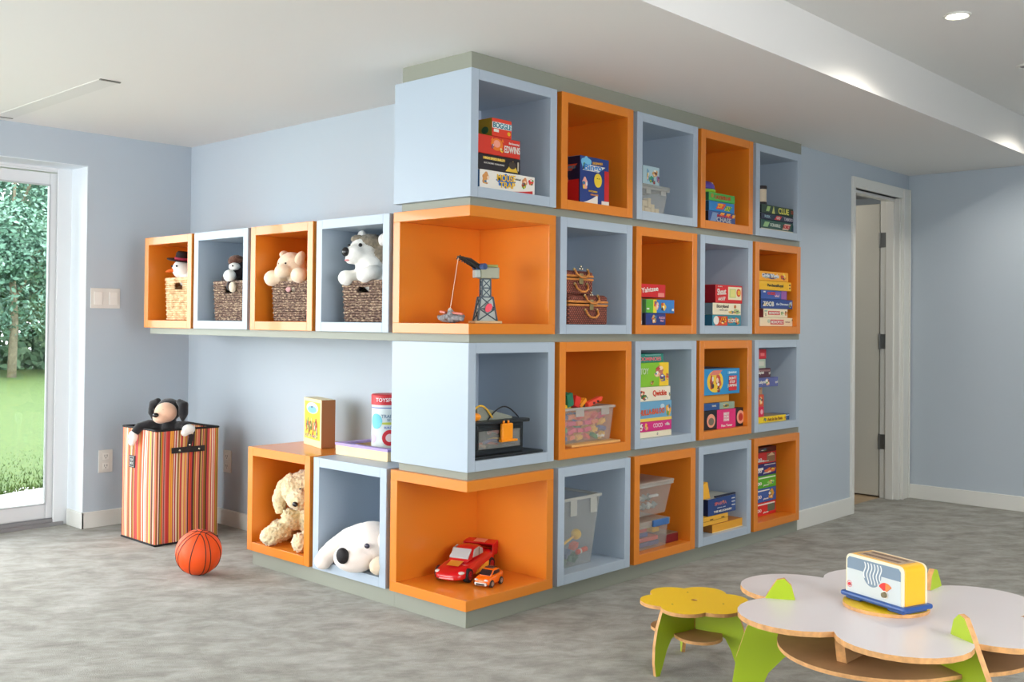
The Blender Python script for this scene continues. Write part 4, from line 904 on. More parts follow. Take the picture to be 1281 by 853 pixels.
# ---- toy crane (corner cube row 2)
grey_t = mat('crane_grey', (150, 152, 130), .5); slate = mat('crane_slate', (60, 78, 88), .5); ltg = mat('crane_pale', (176, 186, 180), .5)
t = thing('toy_crane', 'grey lattice toy crane with a dark boom and red badge', 'toy crane', (.255, .16, F2))
cx, cy_ = .257, .16
ROT = Matrix.Translation((cx, cy_, 0)) @ Matrix.Rotation(R(-30), 4, 'Z') @ Matrix.Translation((-cx, -cy_, 0))
obj('base_plate', MB().box(.195, .32, .10, .22, F2 + e, F2 + .012).xf(ROT), mat('crane_base', (214, 190, 140), .5), t, bevel=.003)
cx, cy_ = .257, .16
def leg_frames(name, z0, z1, w0, w1, r_, cross):
    q = [(-1, -1), (1, -1), (1, 1), (-1, 1)]
    pan = MB()
    vs = [(cx + sx * w0 * .92, cy_ + sy * w0 * .92, z0) for sx, sy in q] + [(cx + sx * w1 * .92, cy_ + sy * w1 * .92, z1) for sx, sy in q]
    pan.add(vs, [(i, (i + 1) % 4, 4 + (i + 1) % 4, 4 + i) for i in range(4)])
    obj(name + '_panel', pan.xf(ROT), ltg, t)
    mb = MB()
    for sx, sy in q: mb.tube([(cx + sx * w0, cy_ + sy * w0, z0), (cx + sx * w1, cy_ + sy * w1, z1)], r_, 6)
    n = cross
    for k in range(n):
        a, b_ = k / n, (k + 1) / n
        wa, wb = w0 + (w1 - w0) * a, w0 + (w1 - w0) * b_; za, zb_ = z0 + (z1 - z0) * a, z0 + (z1 - z0) * b_
        for i in range(4):
            (ax, ay), (bx, by) = q[i], q[(i + 1) % 4]
            mb.tube([(cx + ax * wa, cy_ + ay * wa, za), (cx + bx * wb, cy_ + by * wb, zb_)], r_ * .7, 6)
            mb.tube([(cx + bx * wa, cy_ + by * wa, za), (cx + ax * wb, cy_ + ay * wb, zb_)], r_ * .7, 6)
            mb.tube([(cx + ax * wb, cy_ + ay * wb, zb_), (cx + bx * wb, cy_ + by * wb, zb_)], r_ * .8, 6)
    obj(name + '_lattice', mb.xf(ROT), slate, t)
leg_frames('lower', F2 + .012, F2 + .118, .044, .028, .0036, 2)
leg_frames('upper', F2 + .118, F2 + .198, .020, .019, .0032, 2)
bdg = shape('oval', .028, .042, .002); bdg.xf(Matrix.Translation((cx + .004, cy_ - .044, F2 + .07)) @ Matrix.Rotation(R(28), 4, 'Y')); obj('red_badge', bdg.xf(ROT), P((226, 40, 70)), t)
cab = obj('cab', MB().box(.228, .312, .125, .195, F2 + .20, F2 + .25).xf(ROT), grey_t, t, bevel=.004)
obj('cab_front', MB().box(.203, .228, .13, .185, F2 + .203, F2 + .238).xf(ROT), ltg, cab, bevel=.004)
obj('cab_top', MB().box(.235, .308, .13, .19, F2 + .2505, F2 + .262).xf(ROT), mat('crane_olive', (140, 144, 70), .5), cab, bevel=.003)
obj('hinge', MB().tube([(.22, .125, F2 + .252), (.22, .195, F2 + .252)], .014, 12), mat('crane_blue', (60, 84, 130), .4), t)
bm_ = MB(); A_, B_ = Vector((.222, .165, F2 + .252)), Vector((.098, .169, F2 + .290))
for s_ in (-1, 1):
    off = Vector((.0, .012 * s_, 0))
    bm_.tube([A_ + off, (A_ + B_) / 2 + off * .9 + Vector((0, 0, .010)), B_ + off * .5], [.006, .006, .004], 8)
    bm_.tube([A_ + off + Vector((0, 0, -.012)), (A_ + B_) / 2 + off * .9 - Vector((0, 0, .006)), B_ + off * .5], [.005, .005, .003], 8)
for k in range(9):
    a = A_.lerp(B_, k / 8)
    bm_.tube([a + Vector((0, .012, -.01)), a + Vector((0, -.012, .006))], .003, 5)
obj('boom', bm_, mat('crane_boom', (40, 42, 40), .5), t)
obj('line', MB().tube([B_, (.072, .190, F2 + .062)], .0012, 6), P((230, 216, 190)), t)
obj('hook_knob', MB().ell((.072, .190, F2 + .060), (.008, .008, .008)).tube([(.072, .190, F2 + .054), (.072, .19, F2 + .040)], .004, 8), P((206, 196, 180)), t, smooth=True)
rk = MB()
rq = random.Random(9)
rk.ell((.072, .185, F2 + .022), (.026, .082, .020), None, 9, 5)
for i in range(44):
    a = rq.uniform(0, 2 * PI); q_ = rq.random()
    rk.ell((.072 + .026 * q_ * math.cos(a), .182 + .078 * q_ * math.sin(a), F2 + .014 + .036 * (1 - q_ * .4) * rq.random()), (rq.uniform(.010, .017), rq.uniform(.012, .019), rq.uniform(.008, .014)), Euler((rq.random(), rq.random(), rq.random())), 6, 4)
t2 = thing('toy_rubble', 'heap of grey toy rocks hanging below the crane hook', 'toy', (.07, .18, F2))
obj('rocks', rk, mat('rubble_grey', (138, 138, 140), .8, var=.45, scale=60), t2)
obj('red_edge', MB().tube([(.065, .245, F2 + .050), (.06, .205, F2 + .046)], .006, 6).tube([(.06, .165, F2 + .046), (.06, .10, F2 + .040)], .005, 6), P((206, 110, 90)), t2)

# ================================================================== baskets and soft toys in the wall cubes
def basket_mesh(w, d, h, rows, amp=.004, hole=True):
    """woven walls: every row a strand that runs in and out of the stakes; front faces -x, local frame, centre of the bottom"""
    mb = MB(); hx, hy = d / 2, w / 2; r_ = h / rows / 2 * 1.08
    per = [(-hx, -hy), (-hx, hy), (hx, hy), (hx, -hy)]
    step = .011
    base = []
    for i in range(4):
        a, b_ = Vector(per[i]), Vector(per[(i + 1) % 4]); n = max(2, int((b_ - a).length / step))
        nrm = Vector(((b_ - a).y, -(b_ - a).x)).normalized()
        if nrm.dot((a + b_) / 2) < 0: nrm = -nrm
        for k in range(n): base.append((a.lerp(b_, k / n), nrm, i))
    for q in range(rows):
        z = (q + .5) * h / rows; sc = .94 + .06 * z / h
        pts = []; cur = []
        segs = []
        cut = hole and h * .72 < z < h * .88
        for k, (p, nrm, side) in enumerate(base):
            if cut and side == 0 and abs(p.y) < w * .13:
                if cur: segs.append(cur); cur = []
                continue
            s_ = 1 if (k + q) % 2 else -1
            cur.append((p.x * sc + nrm.x * amp * s_, p.y * sc + nrm.y * amp * s_, z))
        if cur: segs.append(cur)
        if len(segs) == 2: mb.tube(segs[1] + segs[0], r_, 5)
        else: mb.tube(segs[0], r_, 5, closed=True)
    return mb
def stakes_mesh(w, d, h):
    mb = MB(); hx, hy = d / 2 * .985, w / 2 * .985
    n = int(w / .022)
    for k in range(n + 1):
        y = -hy + 2 * hy * k / n
        if abs(y) < w * .12: 
            mb.tube([(-hx * .95, y * .95, 0), (-hx * .99, y * .99, h * .72)], .003, 5)
        else: mb.tube([(-hx * .95, y * .95, 0), (-hx, y, h)], .003, 5)
        mb.tube([(hx * .95, y * .95, 0), (hx, y, h)], .003, 5)
    for k in range(n):
        x = -hx + 2 * hx * k / n
        mb.tube([(x * .95, -hy * .95, 0), (x, -hy, h)], .003, 5); mb.tube([(x * .95, hy * .95, 0), (x, hy, h)], .003, 5)
    return mb
def strand_mat(name, a, b_, c_, sc=55):
    return ramp_mat(name, [(.3, a), (.5, b_), (.68, c_)], scale=sc, detail=2, rough=.7, vec_scale=(1, 1, 2.2))
light_w = strand_mat('pale_willow', (196, 150, 104), (232, 196, 150), (250, 226, 186), 24)
dark_w = strand_mat('brown_seagrass', (58, 38, 34), (122, 94, 80), (206, 182, 152), 60)
liner_m = mat('basket_inside', (50, 36, 30), .9)
def basket(name, label, x, y, w, d, h, m, rows, group=None):
    t = thing(name, label, 'basket', (x, y, F2 + .002), group=group, local=True)
    obj('weave', basket_mesh(w, d, h, rows), m, t, smooth=True, local=True)
    obj('stakes', stakes_mesh(w, d, h), m, t, local=True)
    hx, hy = d / 2, w / 2
    obj('rim', MB().tube([(-hx, -hy, h), (-hx, hy, h), (hx, hy, h), (hx, -hy, h)], .007, 7, closed=True), m, t, local=True)
    ix, iy = hx * .88, hy * .9
    obj('inside', MB().box(-ix, ix, -iy, iy, .002, h * .68), liner_m, t, local=True)
    return t
basket('wicker_basket', 'pale willow basket under the snowman nearest the window', .19, 2.505, .30, .26, .245, light_w, 19)
basket('seagrass_basket', 'brown woven basket holding the brown haired soft toy', .19, 1.955, .31, .26, .213, dark_w, 17)
basket('seagrass_basket', 'brown woven basket holding the cream plush bear', .19, 1.375, .31, .26, .20, dark_w, 16)
basket('seagrass_basket', 'brown woven basket holding the grey and white husky', .19, .775, .31, .26, .190, dark_w, 15)

cream_p = mat('cream_plush', (246, 226, 198), .95, bump=.5, bscale=160, sheen=.4)
white_p = mat('white_plush', (244, 242, 236), .95, bump=.4, bscale=160, sheen=.4)
greyfur = mat('grey_brown_plush', (136, 124, 106), .95, var=.35, scale=40, bump=.5, bscale=120, sheen=.3)
brown_p = mat('brown_plush', (104, 66, 50), .95, var=.4, scale=50, bump=.5, bscale=120, sheen=.3)
darkb_p = mat('dark_brown_plush', (46, 32, 36), .95, bump=.5, bscale=120, sheen=.3)
tan_p = mat('curly_tan_plush', (236, 218, 176), .95, var=.2, scale=90, bump=.9, bscale=90, sheen=.5)
pale_p = mat('pale_pinkish_plush', (248, 234, 224), .95, bump=.4, bscale=140, sheen=.5)
shine = mat('black_shiny', (14, 12, 14), .18)
velvet = mat('black_velvet_nose', (22, 16, 18), .7, bump=.5, bscale=200)

# snowman
t = thing('plush_snowman', 'white plush snowman head with black hat and orange beak nose in the pale basket', 'soft toy', (.13, 2.56, F2 + .2))
plush('body', MB().ell((.17, 2.50, F2 + .235), (.09, .12, .05)).ell((.12, 2.575, F2 + .305), (.058, .062, .058)), white_p, t, .005, .002)
obj('nose', MB().tube([(.075, 2.585, F2 + .300), (.050, 2.600, F2 + .294), (.030, 2.605, F2 + .288)], [.013, .010, .003], 10), mat('felt_orange', (240, 110, 30), .8), t, smooth=True)
obj('eye', MB().ell((.066, 2.60, F2 + .322), .006), shine, t, smooth=True)
obj('eye', MB().ell((.067, 2.545, F2 + .322), .006), shine, t, smooth=True)
def tilt(mb, c, ax, ang):
    M_ = Matrix.Translation(Vector(c)) @ Matrix.Rotation(ang, 4, ax) @ Matrix.Translation(-Vector(c)); return mb.xf(M_)
hc = (.12, 2.575, F2 + .35)
hat = MB().lathe([(.0, -.002), (.088, .006), (.09, .012), (.05, .008), (.044, .01), (.040, .05), (.030, .062), (.012, .056), (0, .052)], hc, 28)
obj('hat', tilt(hat, hc, 'X', .18), mat('black_felt', (36, 26, 28), .85), t, smooth=True)
obj('hat_band', tilt(MB().lathe([(.047, .010), (.047, .026), (.043, .027), (.043, .010)], hc, 28), hc, 'X', .18), mat('pink_band', (170, 40, 70), .7), t, smooth=True)
# brown haired toy
t = thing('plush_toy', 'brown haired soft toy with white snout leaning out of its basket', 'soft toy', (.13, 2.004, F2 + .2))
plush('body', MB().ell((.17, 2.036, F2 + .23), (.09, .11, .06)).ell((.12, 1.956, F2 + .285), (.055, .05, .06)).ell((.045, 1.925, F2 + .195), (.016, .022, .032)), darkb_p, t, .005, .004, .01)
plush('hair', MB().ell((.11, 1.963, F2 + .335), (.045, .048, .032)).ell((.09, 1.957, F2 + .325), (.03, .035, .02)), brown_p, t, .004, .008, .008)
plush('face', MB().ell((.075, 1.927, F2 + .300), (.03, .036, .022)), white_p, t, .004, .001)
plush('snout', MB().ell((.045, 1.925, F2 + .248), (.034, .036, .034)), white_p, t, .004, .001)
plush('paw', MB().ell((.04, 1.885, F2 + .185), (.02, .024, .03)), cream_p, t, .004, .001)
obj('eye', MB().ell((.05, 1.905, F2 + .302), .005), shine, t, smooth=True)
# cream bear
t = thing('plush_bear', 'cream plush bear with drooping ears and both paws over its basket', 'soft toy', (.12, 1.39, F2 + .2))
plush('body', MB().ell((.18, 1.38, F2 + .20), (.10, .12, .07)).ell((.125, 1.455, F2 + .292), (.075, .082, .072)).ell((.06, 1.435, F2 + .262), (.045, .048, .036))
      .ell((.075, 1.49, F2 + .225), (.05, .035, .035)).ell((.045, 1.515, F2 + .225), (.042, .042, .042)).ell((.075, 1.30, F2 + .235), (.05, .04, .035)).ell((.045, 1.275, F2 + .235), (.042, .046, .04)), cream_p, t, .006, .003, .02)
for y, a in ((1.375, .5), (1.515, -.5)):
    plush('ear', MB().ell((.12, y, F2 + .325 if y < 1.45 else F2 + .35), (.03, .02, .045 if y < 1.45 else .025), Euler((a, 0, 0))), cream_p, t, .005, .002)
obj('eye', MB().ell((.055, 1.468, F2 + .300), .0055), shine, t, smooth=True)
obj('eye', MB().ell((.052, 1.405, F2 + .300), .0055), shine, t, smooth=True)
obj('foot_pad', MB().ell((.05, 1.372, F2 + .165), (.010, .022, .014)), mat('pink_felt', (206, 160, 160), .8), t, smooth=True)
# husky
t = thing('plush_husky', 'grey and white plush husky with a big black nose over its basket', 'soft toy', (.12, .8, F2 + .2))
plush('body', MB().ell((.18, .76, F2 + .20), (.11, .12, .07)).ell((.14, .81, F2 + .27), (.08, .085, .07)).ell((.13, .86, F2 + .350), (.070, .075, .066)).ell((.07, .85, F2 + .330), (.05, .052, .042)).ell((.05, .85, F2 + .300), (.035, .035, .024))
      .ell((.075, .72, F2 + .235), (.055, .04, .036)).ell((.042, .745, F2 + .222), (.038, .042, .036)).ell((.075, .87, F2 + .22), (.05, .03, .03)).ell((.042, .885, F2 + .212), (.040, .040, .038)), white_p, t, .006, .003, .02)
plush('fur_cap', MB().ell((.150, .835, F2 + .385), (.066, .075, .042)).ell((.105, .88, F2 + .402), (.034, .036, .020)).ell((.17, .76, F2 + .30), (.06, .045, .075)), greyfur, t, .005, .010, .01)
for y, z in ((.745, .395), (.905, .42)):
    plush('ear', MB().ell((.15, y, F2 + z), (.018, .030, .030)), white_p, t, .004, .003, .01)
obj('nose', MB().ell((.018, .862, F2 + .335), (.016, .022, .022)), shine, t, smooth=True)
for y in (.815, .905):
    obj('eye', MB().ell((.070 if y < .85 else .075, y, F2 + .368), .0095), shine, t, smooth=True)
obj('mouth', MB().ell((.016, .848, F2 + .294), (.008, .014, .005)), mat('pink_mouth', (226, 150, 150), .7), t, smooth=True)

# curly tan dog in the orange floor cube
t = thing('plush_dog', 'curly tan plush dog sitting slumped in the orange floor cube', 'soft toy', (.2, 1.38, F4))
tb_ = MB().ell((.26, 1.36, F4 + .12), (.11, .12, .12)).ell((.22, 1.36, F4 + .21), (.09, .09, .08)).ell((.19, 1.375, F4 + .295), (.105, .108, .088)).ell((.09, 1.31, F4 + .245), (.06, .075, .05)).ell((.13, 1.40, F4 + .285), (.075, .075, .075))
tb_.ell((.14, 1.44, F4 + .12), (.075, .05, .05), Euler((0, .6, .2))).ell((.07, 1.455, F4 + .065), (.07, .05, .052)).ell((.02, 1.46, F4 + .050), (.052, .055, .048))
tb_.ell((.18, 1.53, F4 + .06), (.09, .045, .055)).ell((.12, 1.54, F4 + .06), (.05, .045, .05))
tb_.ell((.10, 1.235, F4 + .055), (.08, .045, .05)).ell((.04, 1.225, F4 + .05), (.045, .045, .048))
plush('body', tb_, tan_p, t, .007, .030, .010, smooth_it=4)
plush('ear', MB().tube([(.15, 1.46, F4 + .35), (.12, 1.495, F4 + .29), (.10, 1.505, F4 + .22), (.10, 1.495, F4 + .15)], [.02, .038, .04, .022], 12), tan_p, t, .006, .014, .012)
plush('ear', MB().ell((.12, 1.265, F4 + .22), (.030, .030, .085), Euler((-.15, 0, 0))), tan_p, t, .006, .014, .012)
obj('eye', MB().ell((.084, 1.405, F4 + .300), .006), shine, t, smooth=True)
obj('eye', MB().ell((.09, 1.305, F4 + .300), .006), shine, t, smooth=True)
obj('nose', MB().ell((.035, 1.27, F4 + .235), (.012, .018, .013)), shine, t, smooth=True)
# floppy white dog
t = thing('plush_dog', 'floppy white plush dog with large black nose lying in the blue floor cube', 'soft toy', (.2, .74, F4))
pb = MB().ell((.09, .725, F4 + .108), (.12, .130, .110)).ell((.03, .755, F4 + .10), (.07, .10, .075)).ell((.0, .745, F4 + .055), (.085, .115, .062)).ell((-.01, .70, F4 + .075), (.07, .07, .05)).ell((.28, .74, F4 + .09), (.12, .15, .085))
plush('body', pb, pale_p, t, .007, .003, .02)
plush('ear', MB().tube([(.10, .80, F4 + .175), (.06, .86, F4 + .135), (.02, .915, F4 + .075), (-.018, .95, F4 + .025)], [.03, .042, .048, .046], 12).ell((-.022, .955, F4 + .012), (.038, .05, .040)), pale_p, t, .006, .003, .02)
plush('ear', MB().ell((.06, .605, F4 + .15), (.028, .03, .05)), pale_p, t, .006, .003, .02)
plush('paw', MB().ell((.02, .59, F4 + .045), (.05, .035, .042)), cream_p, t, .006, .003, .02)
obj('nose', MB().ell((-.085, .722, F4 + .085), (.024, .037, .037)), velvet, t, smooth=True)
obj('eye', MB().ell((-.012, .637, F4 + .132), (.010, .016, .012)), mat('dark_grey_button', (50, 44, 60), .25), t, smooth=True)

# ------------------------------------------------------------------ toys on top of the low cubes
ZT = zb[4] + CH
pal = mat('pale_wood', (240, 214, 170), .55, var=.08, scale=14); brw = mat('brown_card', (166, 106, 62), .6)
t = thing('puzzle_box', 'upright yellow picture puzzle box with a brown side on the orange floor cube', 'puzzle', (.255, 1.425, ZT), rotz=0, local=True)
t.rotation_euler = (0, 0, R(-90 - 15.5))       # front of the box looks towards the window side
W_, H_, D_ = .262, .252, .078
bb = MB().box(-W_ / 2, W_ / 2, -.008, D_ - .008, .0005, H_)
bb.mi = [0, 0, 0, 1, 0, 0]
obj('box_body', bb, [P((244, 226, 176)), brw], t, bevel=.003, local=True)
fr_ = (Vector((-W_ / 2, -.008, 0)), Vector((1, 0, 0)), Vector((0, 0, 1)), Vector((0, -1, 0)))
patch(t, fr_, 'rect', W_ * .5, H_ * .54, W_ * .86, H_ * .78, (248, 216, 60), local=True)
patch(t, fr_, 'oval', W_ * .5, H_ * .80, W_ * .66, H_ * .24, WHT, lift=.0012, local=True)
patch(t, fr_, 'oval', W_ * .5, H_ * .77, W_ * .5, H_ * .15, (130, 190, 214), lift=.002, local=True)
letter(t, fr_, 'abc', W_ * .5, H_ * .83, H_ * .05, (90, 110, 140), lift=.003, local=True)
rp = random.Random(2)
for k in range(9):
    patch(t, fr_, 'blob', W_ * (.18 + .075 * k), H_ * (.42 + .06 * math.sin(k * 2.1)), W_ * .09, H_ * (.30 + .05 * (k % 3)), [(230, 130, 70), (110, 170, 90), (210, 80, 70), (120, 100, 60), (160, 190, 90)][k % 5], lift=.0012 + .0006 * (k % 2), local=True)
for k in range(8):
    patch(t, fr_, 'blob', W_ * (.16 + .09 * k), H_ * .22, W_ * .07, H_ * .09, [(230, 160, 160), (90, 130, 170), (236, 236, 220), (80, 140, 90)][k % 4], lift=.0018, local=True)
t = thing('wooden_tray', 'shallow wooden tray with a lilac rim on the pale blue floor cube', 'tray', (.30, .88, ZT))
tx0, tx1, ty0, ty1 = .14, .455, .68, 1.08
obj('tray_side', MB().box(tx0, tx0 + .014, ty0, ty1, ZT + e, ZT + .048), pal, t, bevel=.002)
obj('tray_side', MB().box(tx1 - .014, tx1, ty0, ty1, ZT + e, ZT + .048), pal, t, bevel=.002)
obj('tray_side', MB().box(tx0 + .014, tx1 - .014, ty0, ty0 + .014, ZT + e, ZT + .048), pal, t, bevel=.002)
obj('tray_side', MB().box(tx0 + .014, tx1 - .014, ty1 - .014, ty1, ZT + e, ZT + .048), pal, t, bevel=.002)
obj('tray_floor', MB().box(tx0 + .014, tx1 - .014, ty0 + .014, ty1 - .014, ZT + e, ZT + .008), pal, t)
lil = mat('lilac_rim', (176, 152, 212), .45)
o = obj('rim', MB().box(tx0 - .003, tx0 + .03, ty0 - .003, ty1 + .003, ZT + .048, ZT + .06).box(tx1 - .03, tx1 + .003, ty0 - .003, ty1 + .003, ZT + .048, ZT + .06).box(tx0 + .03, tx1 - .03, ty0 - .003, ty0 + .03, ZT + .048, ZT + .06).box(tx0 + .03, tx1 - .03, ty1 - .03, ty1 + .003, ZT + .048, ZT + .06), lil, t)
t = thing('toy_canister', 'tall round white toy canister with a red lid standing in the tray', 'canister', (.30, .885, ZT + .008))
c0 = (.30, .885, ZT + .0085)
obj('tube', MB().lathe([(.0, 0), (.072, 0), (.072, .245), (.0, .245)], c0, 48), P((222, 232, 232)), t, smooth=False)
autosmooth(t.children[0])
autosmooth(obj('lid', MB().lathe([(.0745, .245), (.0745, .292), (.070, .296), (0, .296)], c0, 48), P((214, 44, 54)), t))
autosmooth(obj('blue_band', MB().lathe([(.0725, .228), (.0725, .233)], c0, 48), P((120, 130, 190)), t))
autosmooth(obj('lilac_base', MB().lathe([(.073, 0), (.073, .018)], c0, 48), P((176, 160, 220)), t))
def on_tube(kind_mb, ang, z, r_=.0732):
    out = []
    for x, y, z_ in kind_mb.v:
        a = ang + x / r_; rr_ = r_ - y
        out.append((c0[0] + rr_ * math.cos(a), c0[1] + rr_ * math.sin(a), c0[2] + z + z_))
    kind_mb.v = out; return kind_mb
def disc_mb(w, h, t_=.0006, n=24):
    mb = MB(); vs = [(0, -t_, 0)]; fs = []
    for q in (1, 2, 3):
        for k in range(n): vs.append((w / 2 * q / 3 * math.cos(2 * PI * k / n), -t_, h / 2 * q / 3 * math.sin(2 * PI * k / n)))
    fs += [(0, 1 + k, 1 + (k + 1) % n) for k in range(n)]
    for q in (0, 1): fs += [(1 + q * n + k, 1 + (q + 1) * n + k, 1 + (q + 1) * n + (k + 1) % n, 1 + q * n + (k + 1) % n) for k in range(n)]
    return mb.add(vs, fs)
A0 = R(222)
obj('printed_picture', on_tube(disc_mb(.07, .075), A0 - R(34), .165), P((110, 204, 218)), t, fixn=False)
obj('printed_picture', on_tube(disc_mb(.075, .078), A0 + R(22), .085), P((208, 44, 58)), t, fixn=False)
obj('printed_picture', on_tube(disc_mb(.04, .04, .0012), A0 + R(22), .085), P((240, 220, 220)), t, fixn=False)
obj('printed_picture', on_tube(disc_mb(.045, .045), A0 - R(50), .08), P((214, 196, 226)), t, fixn=False)
obj('printed_picture', on_tube(disc_mb(.09, .012), A0 + R(18), .155), P((206, 214, 90)), t, fixn=False)
for txt, a, z, h_, c_ in (('TRAIN', 14, .19, .016, (120, 150, 170)), ('SET', 22, .172, .012, (120, 150, 170)), ('BUILD', 16, .135, .010, (90, 120, 190)), ('TOYS', -10, .27, .018, (250, 236, 236)), ('FUN', 34, .27, .018, (250, 236, 236)), ('pieces', 16, .032, .009, (150, 160, 180))):
    obj('lettering', on_tube(text_mb(txt, h_, .0006, .02), A0 + R(a), z, .0755 if z > .25 else .0732), P(c_), t, fixn=False)

# ================================================================== toy cars
def loft(secs, n=20):
    """secs: (x, half width, z bottom, z top, squareness)"""
    mb = MB(); vs = []
    for x, hw, z0_, z1_, q in secs:
        c_ = (z0_ + z1_) / 2; hh = (z1_ - z0_) / 2
        for k in range(n):
            a = 2 * PI * k / n; ca, sa = math.cos(a), math.sin(a)
            vs.append((x, hw * math.copysign(abs(ca) ** q, ca), c_ + hh * math.copysign(abs(sa) ** q, sa)))
    m = len(secs); fs = [(i * n + k, i * n + (k + 1) % n, (i + 1) * n + (k + 1) % n, (i + 1) * n + k) for i in range(m - 1) for k in range(n)]
    fs += [tuple(range(n))[::-1], tuple((m - 1) * n + k for k in range(n))]
    return mb.add(vs, fs)
def wheel(t, name, x, y, z, r_, w_, hubm, side):
    tyre = obj(name, MB().lathe([(r_ * .6, -w_ / 2), (r_ * .92, -w_ / 2), (r_, -w_ * .3), (r_, w_ * .3), (r_ * .92, w_ / 2), (r_ * .6, w_ / 2)], (x, y, z), 28, axis='y'), mat('tyre', (26, 24, 26), .7), t, local=True)
    autosmooth(tyre)
    hub = MB().lathe([(0, side * w_ * .5), (r_ * .18, side * w_ * .5), (r_ * .2, side * w_ * .38)], (x, y, z), 20, axis='y')
    for k in range(5):
        a = 2 * PI * k / 5
        hub.tube([(x, y + side * w_ * .42, z), (x + r_ * .55 * math.cos(a), y + side * w_ * .42, z + r_ * .55 * math.sin(a))], r_ * .1, 6)
    hub.lathe([(r_ * .52, side * w_ * .5), (r_ * .62, side * w_ * .52), (r_ * .62, side * w_ * .3), (r_ * .52, side * w_ * .3)], (x, y, z), 24, axis='y')
    obj('hub', hub, hubm, tyre, local=True)
# red race car: local +x is forward
red_p = mat('glossy_red', (206, 26, 34), .18, coat=.6)
t = thing('toy_car', 'shiny red toy race car with rear wing behind the small orange car', 'toy car', (.302, .318, F4 + e), rotz=R(180 + 19), local=True)
S_ = 1.0
body = loft([(-.178, .062, .035, .085, .55), (-.172, .074, .022, .098, .5), (-.12, .082, .014, .104, .5), (-.06, .078, .013, .094, .5), (.0, .076, .013, .086, .5), (.06, .080, .013, .078, .5), (.12, .080, .013, .067, .55), (.155, .072, .013, .056, .6), (.176, .055, .017, .045, .7), (.183, .03, .02, .038, .8)], 24)
o = obj('car_body', body, red_p, t, smooth=True, local=True); s_ = o.modifiers.new('s', 'SUBSURF'); s_.levels = 1; s_.render_levels = 1
cabn = loft([(-.125, .035, .09, .102, .8), (-.10, .052, .085, .122, .7), (-.06, .056, .08, .137, .65), (-.015, .056, .08, .138, .65), (.02, .055, .075, .124, .7), (.062, .050, .07, .090, .8), (.075, .045, .07, .082, .9)], 24)
o = obj('roof', cabn, red_p, t, smooth=True, local=True); s_ = o.modifiers.new('s', 'SUBSURF'); s_.levels = 1; s_.render_levels = 1
glass_g = mat('grey_window', (176, 186, 184), .15); screen_g = mat('pale_windscreen', (196, 204, 206), .15)
ws = MB().add([(.016, -.044, .126), (.016, .044, .126), (.060, .047, .092), (.060, -.047, .092), (.012, -.044, .120), (.012, .044, .120), (.056, .047, .086), (.056, -.047, .086)], [(0, 1, 2, 3), (4, 7, 6, 5), (0, 3, 7, 4), (1, 5, 6, 2), (0, 4, 5, 1), (3, 2, 6, 7)])
ws.xf(Matrix.Translation((.006, 0, .003)))
obj('windscreen', ws, screen_g, t, local=True, bevel=.002)
for sy in (-1, 1):
    sw = MB().prism([(-.072, .095), (.03, .093), (.008, .124), (-.035, .130), (-.066, .118)], 'y', sy * .050, sy * .0575)
    obj('side_window', sw, glass_g, t, local=True, bevel=.001)
    obj('window_post', MB().box(-.030, -.026, sy * .0565 - .001 if sy < 0 else .0565, sy * .0565 + .001 if sy < 0 else .0585, .093, .128), P((60, 20, 24)), t, local=True)
    obj('headlight', MB().ell((.150, sy * .058, .048), (.016, .014, .007)), mat('lamp_white', (226, 220, 216), .15), t, smooth=True, local=True)
    obj('side_flash', MB().prism([(-.085, .030), (.05, .026), (.02, .040), (-.03, .052), (-.085, .060)], 'y', sy * .0775, sy * .0815), P((240, 186, 60)), t, local=True)
    for x, r_ in ((.108, .031), (-.115, .034)):
        wheel(t, 'wheel', x, sy * .070, r_, r_, .026, mat('red_hub', (190, 30, 40), .3), sy)
obj('hood_patch', MB().add([(.075, -.032, .0815), (.075, .032, .0815), (.125, .03, .0690), (.125, -.03, .0690)], [(0, 1, 2, 3)]).xf(Matrix.Translation((0, 0, .0012))), P((226, 150, 40)), t, local=True)
obj('grille', MB().box(.176, .184, -.035, .035, .024, .029), P((236, 160, 160)), t, local=True)
wg = MB().prism([(-.196, .098), (-.176, .098), (-.140, .118), (-.138, .124), (-.190, .134)], 'y', -.08, .08)
wing = obj('rear_wing', wg, red_p, t, local=True, bevel=.003)
for sy in (-1, 1):
    obj('wing_post', MB().prism([(-.185, .07), (-.12, .07), (-.14, .122), (-.192, .130)], 'y', sy * .079, sy * .073), red_p, wing, local=True, bevel=.002)
obj('wing_lettering', MB().add([(-.185, -.03, .1338), (-.185, .03, .1338), (-.145, .03, .1258), (-.145, -.03, .1258)], [(0, 1, 2, 3)]), P((226, 150, 120)), wing, local=True)

og = mat('glossy_orange', (248, 112, 20), .25, coat=.4)
t = thing('toy_car', 'small chunky orange toy car parked in front of the red race car', 'toy car', (.262, .125, F4 + e), rotz=R(180 + 14), local=True)
o = obj('car_body', loft([(-.068, .030, .016, .05, .5), (-.062, .038, .011, .056, .45), (-.02, .040, .009, .053, .45), (.03, .041, .009, .046, .45), (.058, .038, .010, .04, .5), (.068, .028, .013, .034, .6)], 24), og, t, smooth=True, local=True)
o = obj('roof', loft([(-.058, .024, .045, .054, .6), (-.045, .030, .045, .070, .55), (-.015, .031, .045, .074, .55), (.012, .030, .04, .066, .6), (.034, .026, .04, .048, .7)], 20), og, t, smooth=True, local=True)
blk = mat('toy_black', (40, 34, 36), .3)
obj('windscreen', MB().add([(.010, -.027, .0675), (.010, .027, .0675), (.034, .028, .0480), (.034, -.028, .0480)], [(0, 1, 2, 3)]).xf(Matrix.Translation((.003, 0, .0015))), blk, t, local=True)
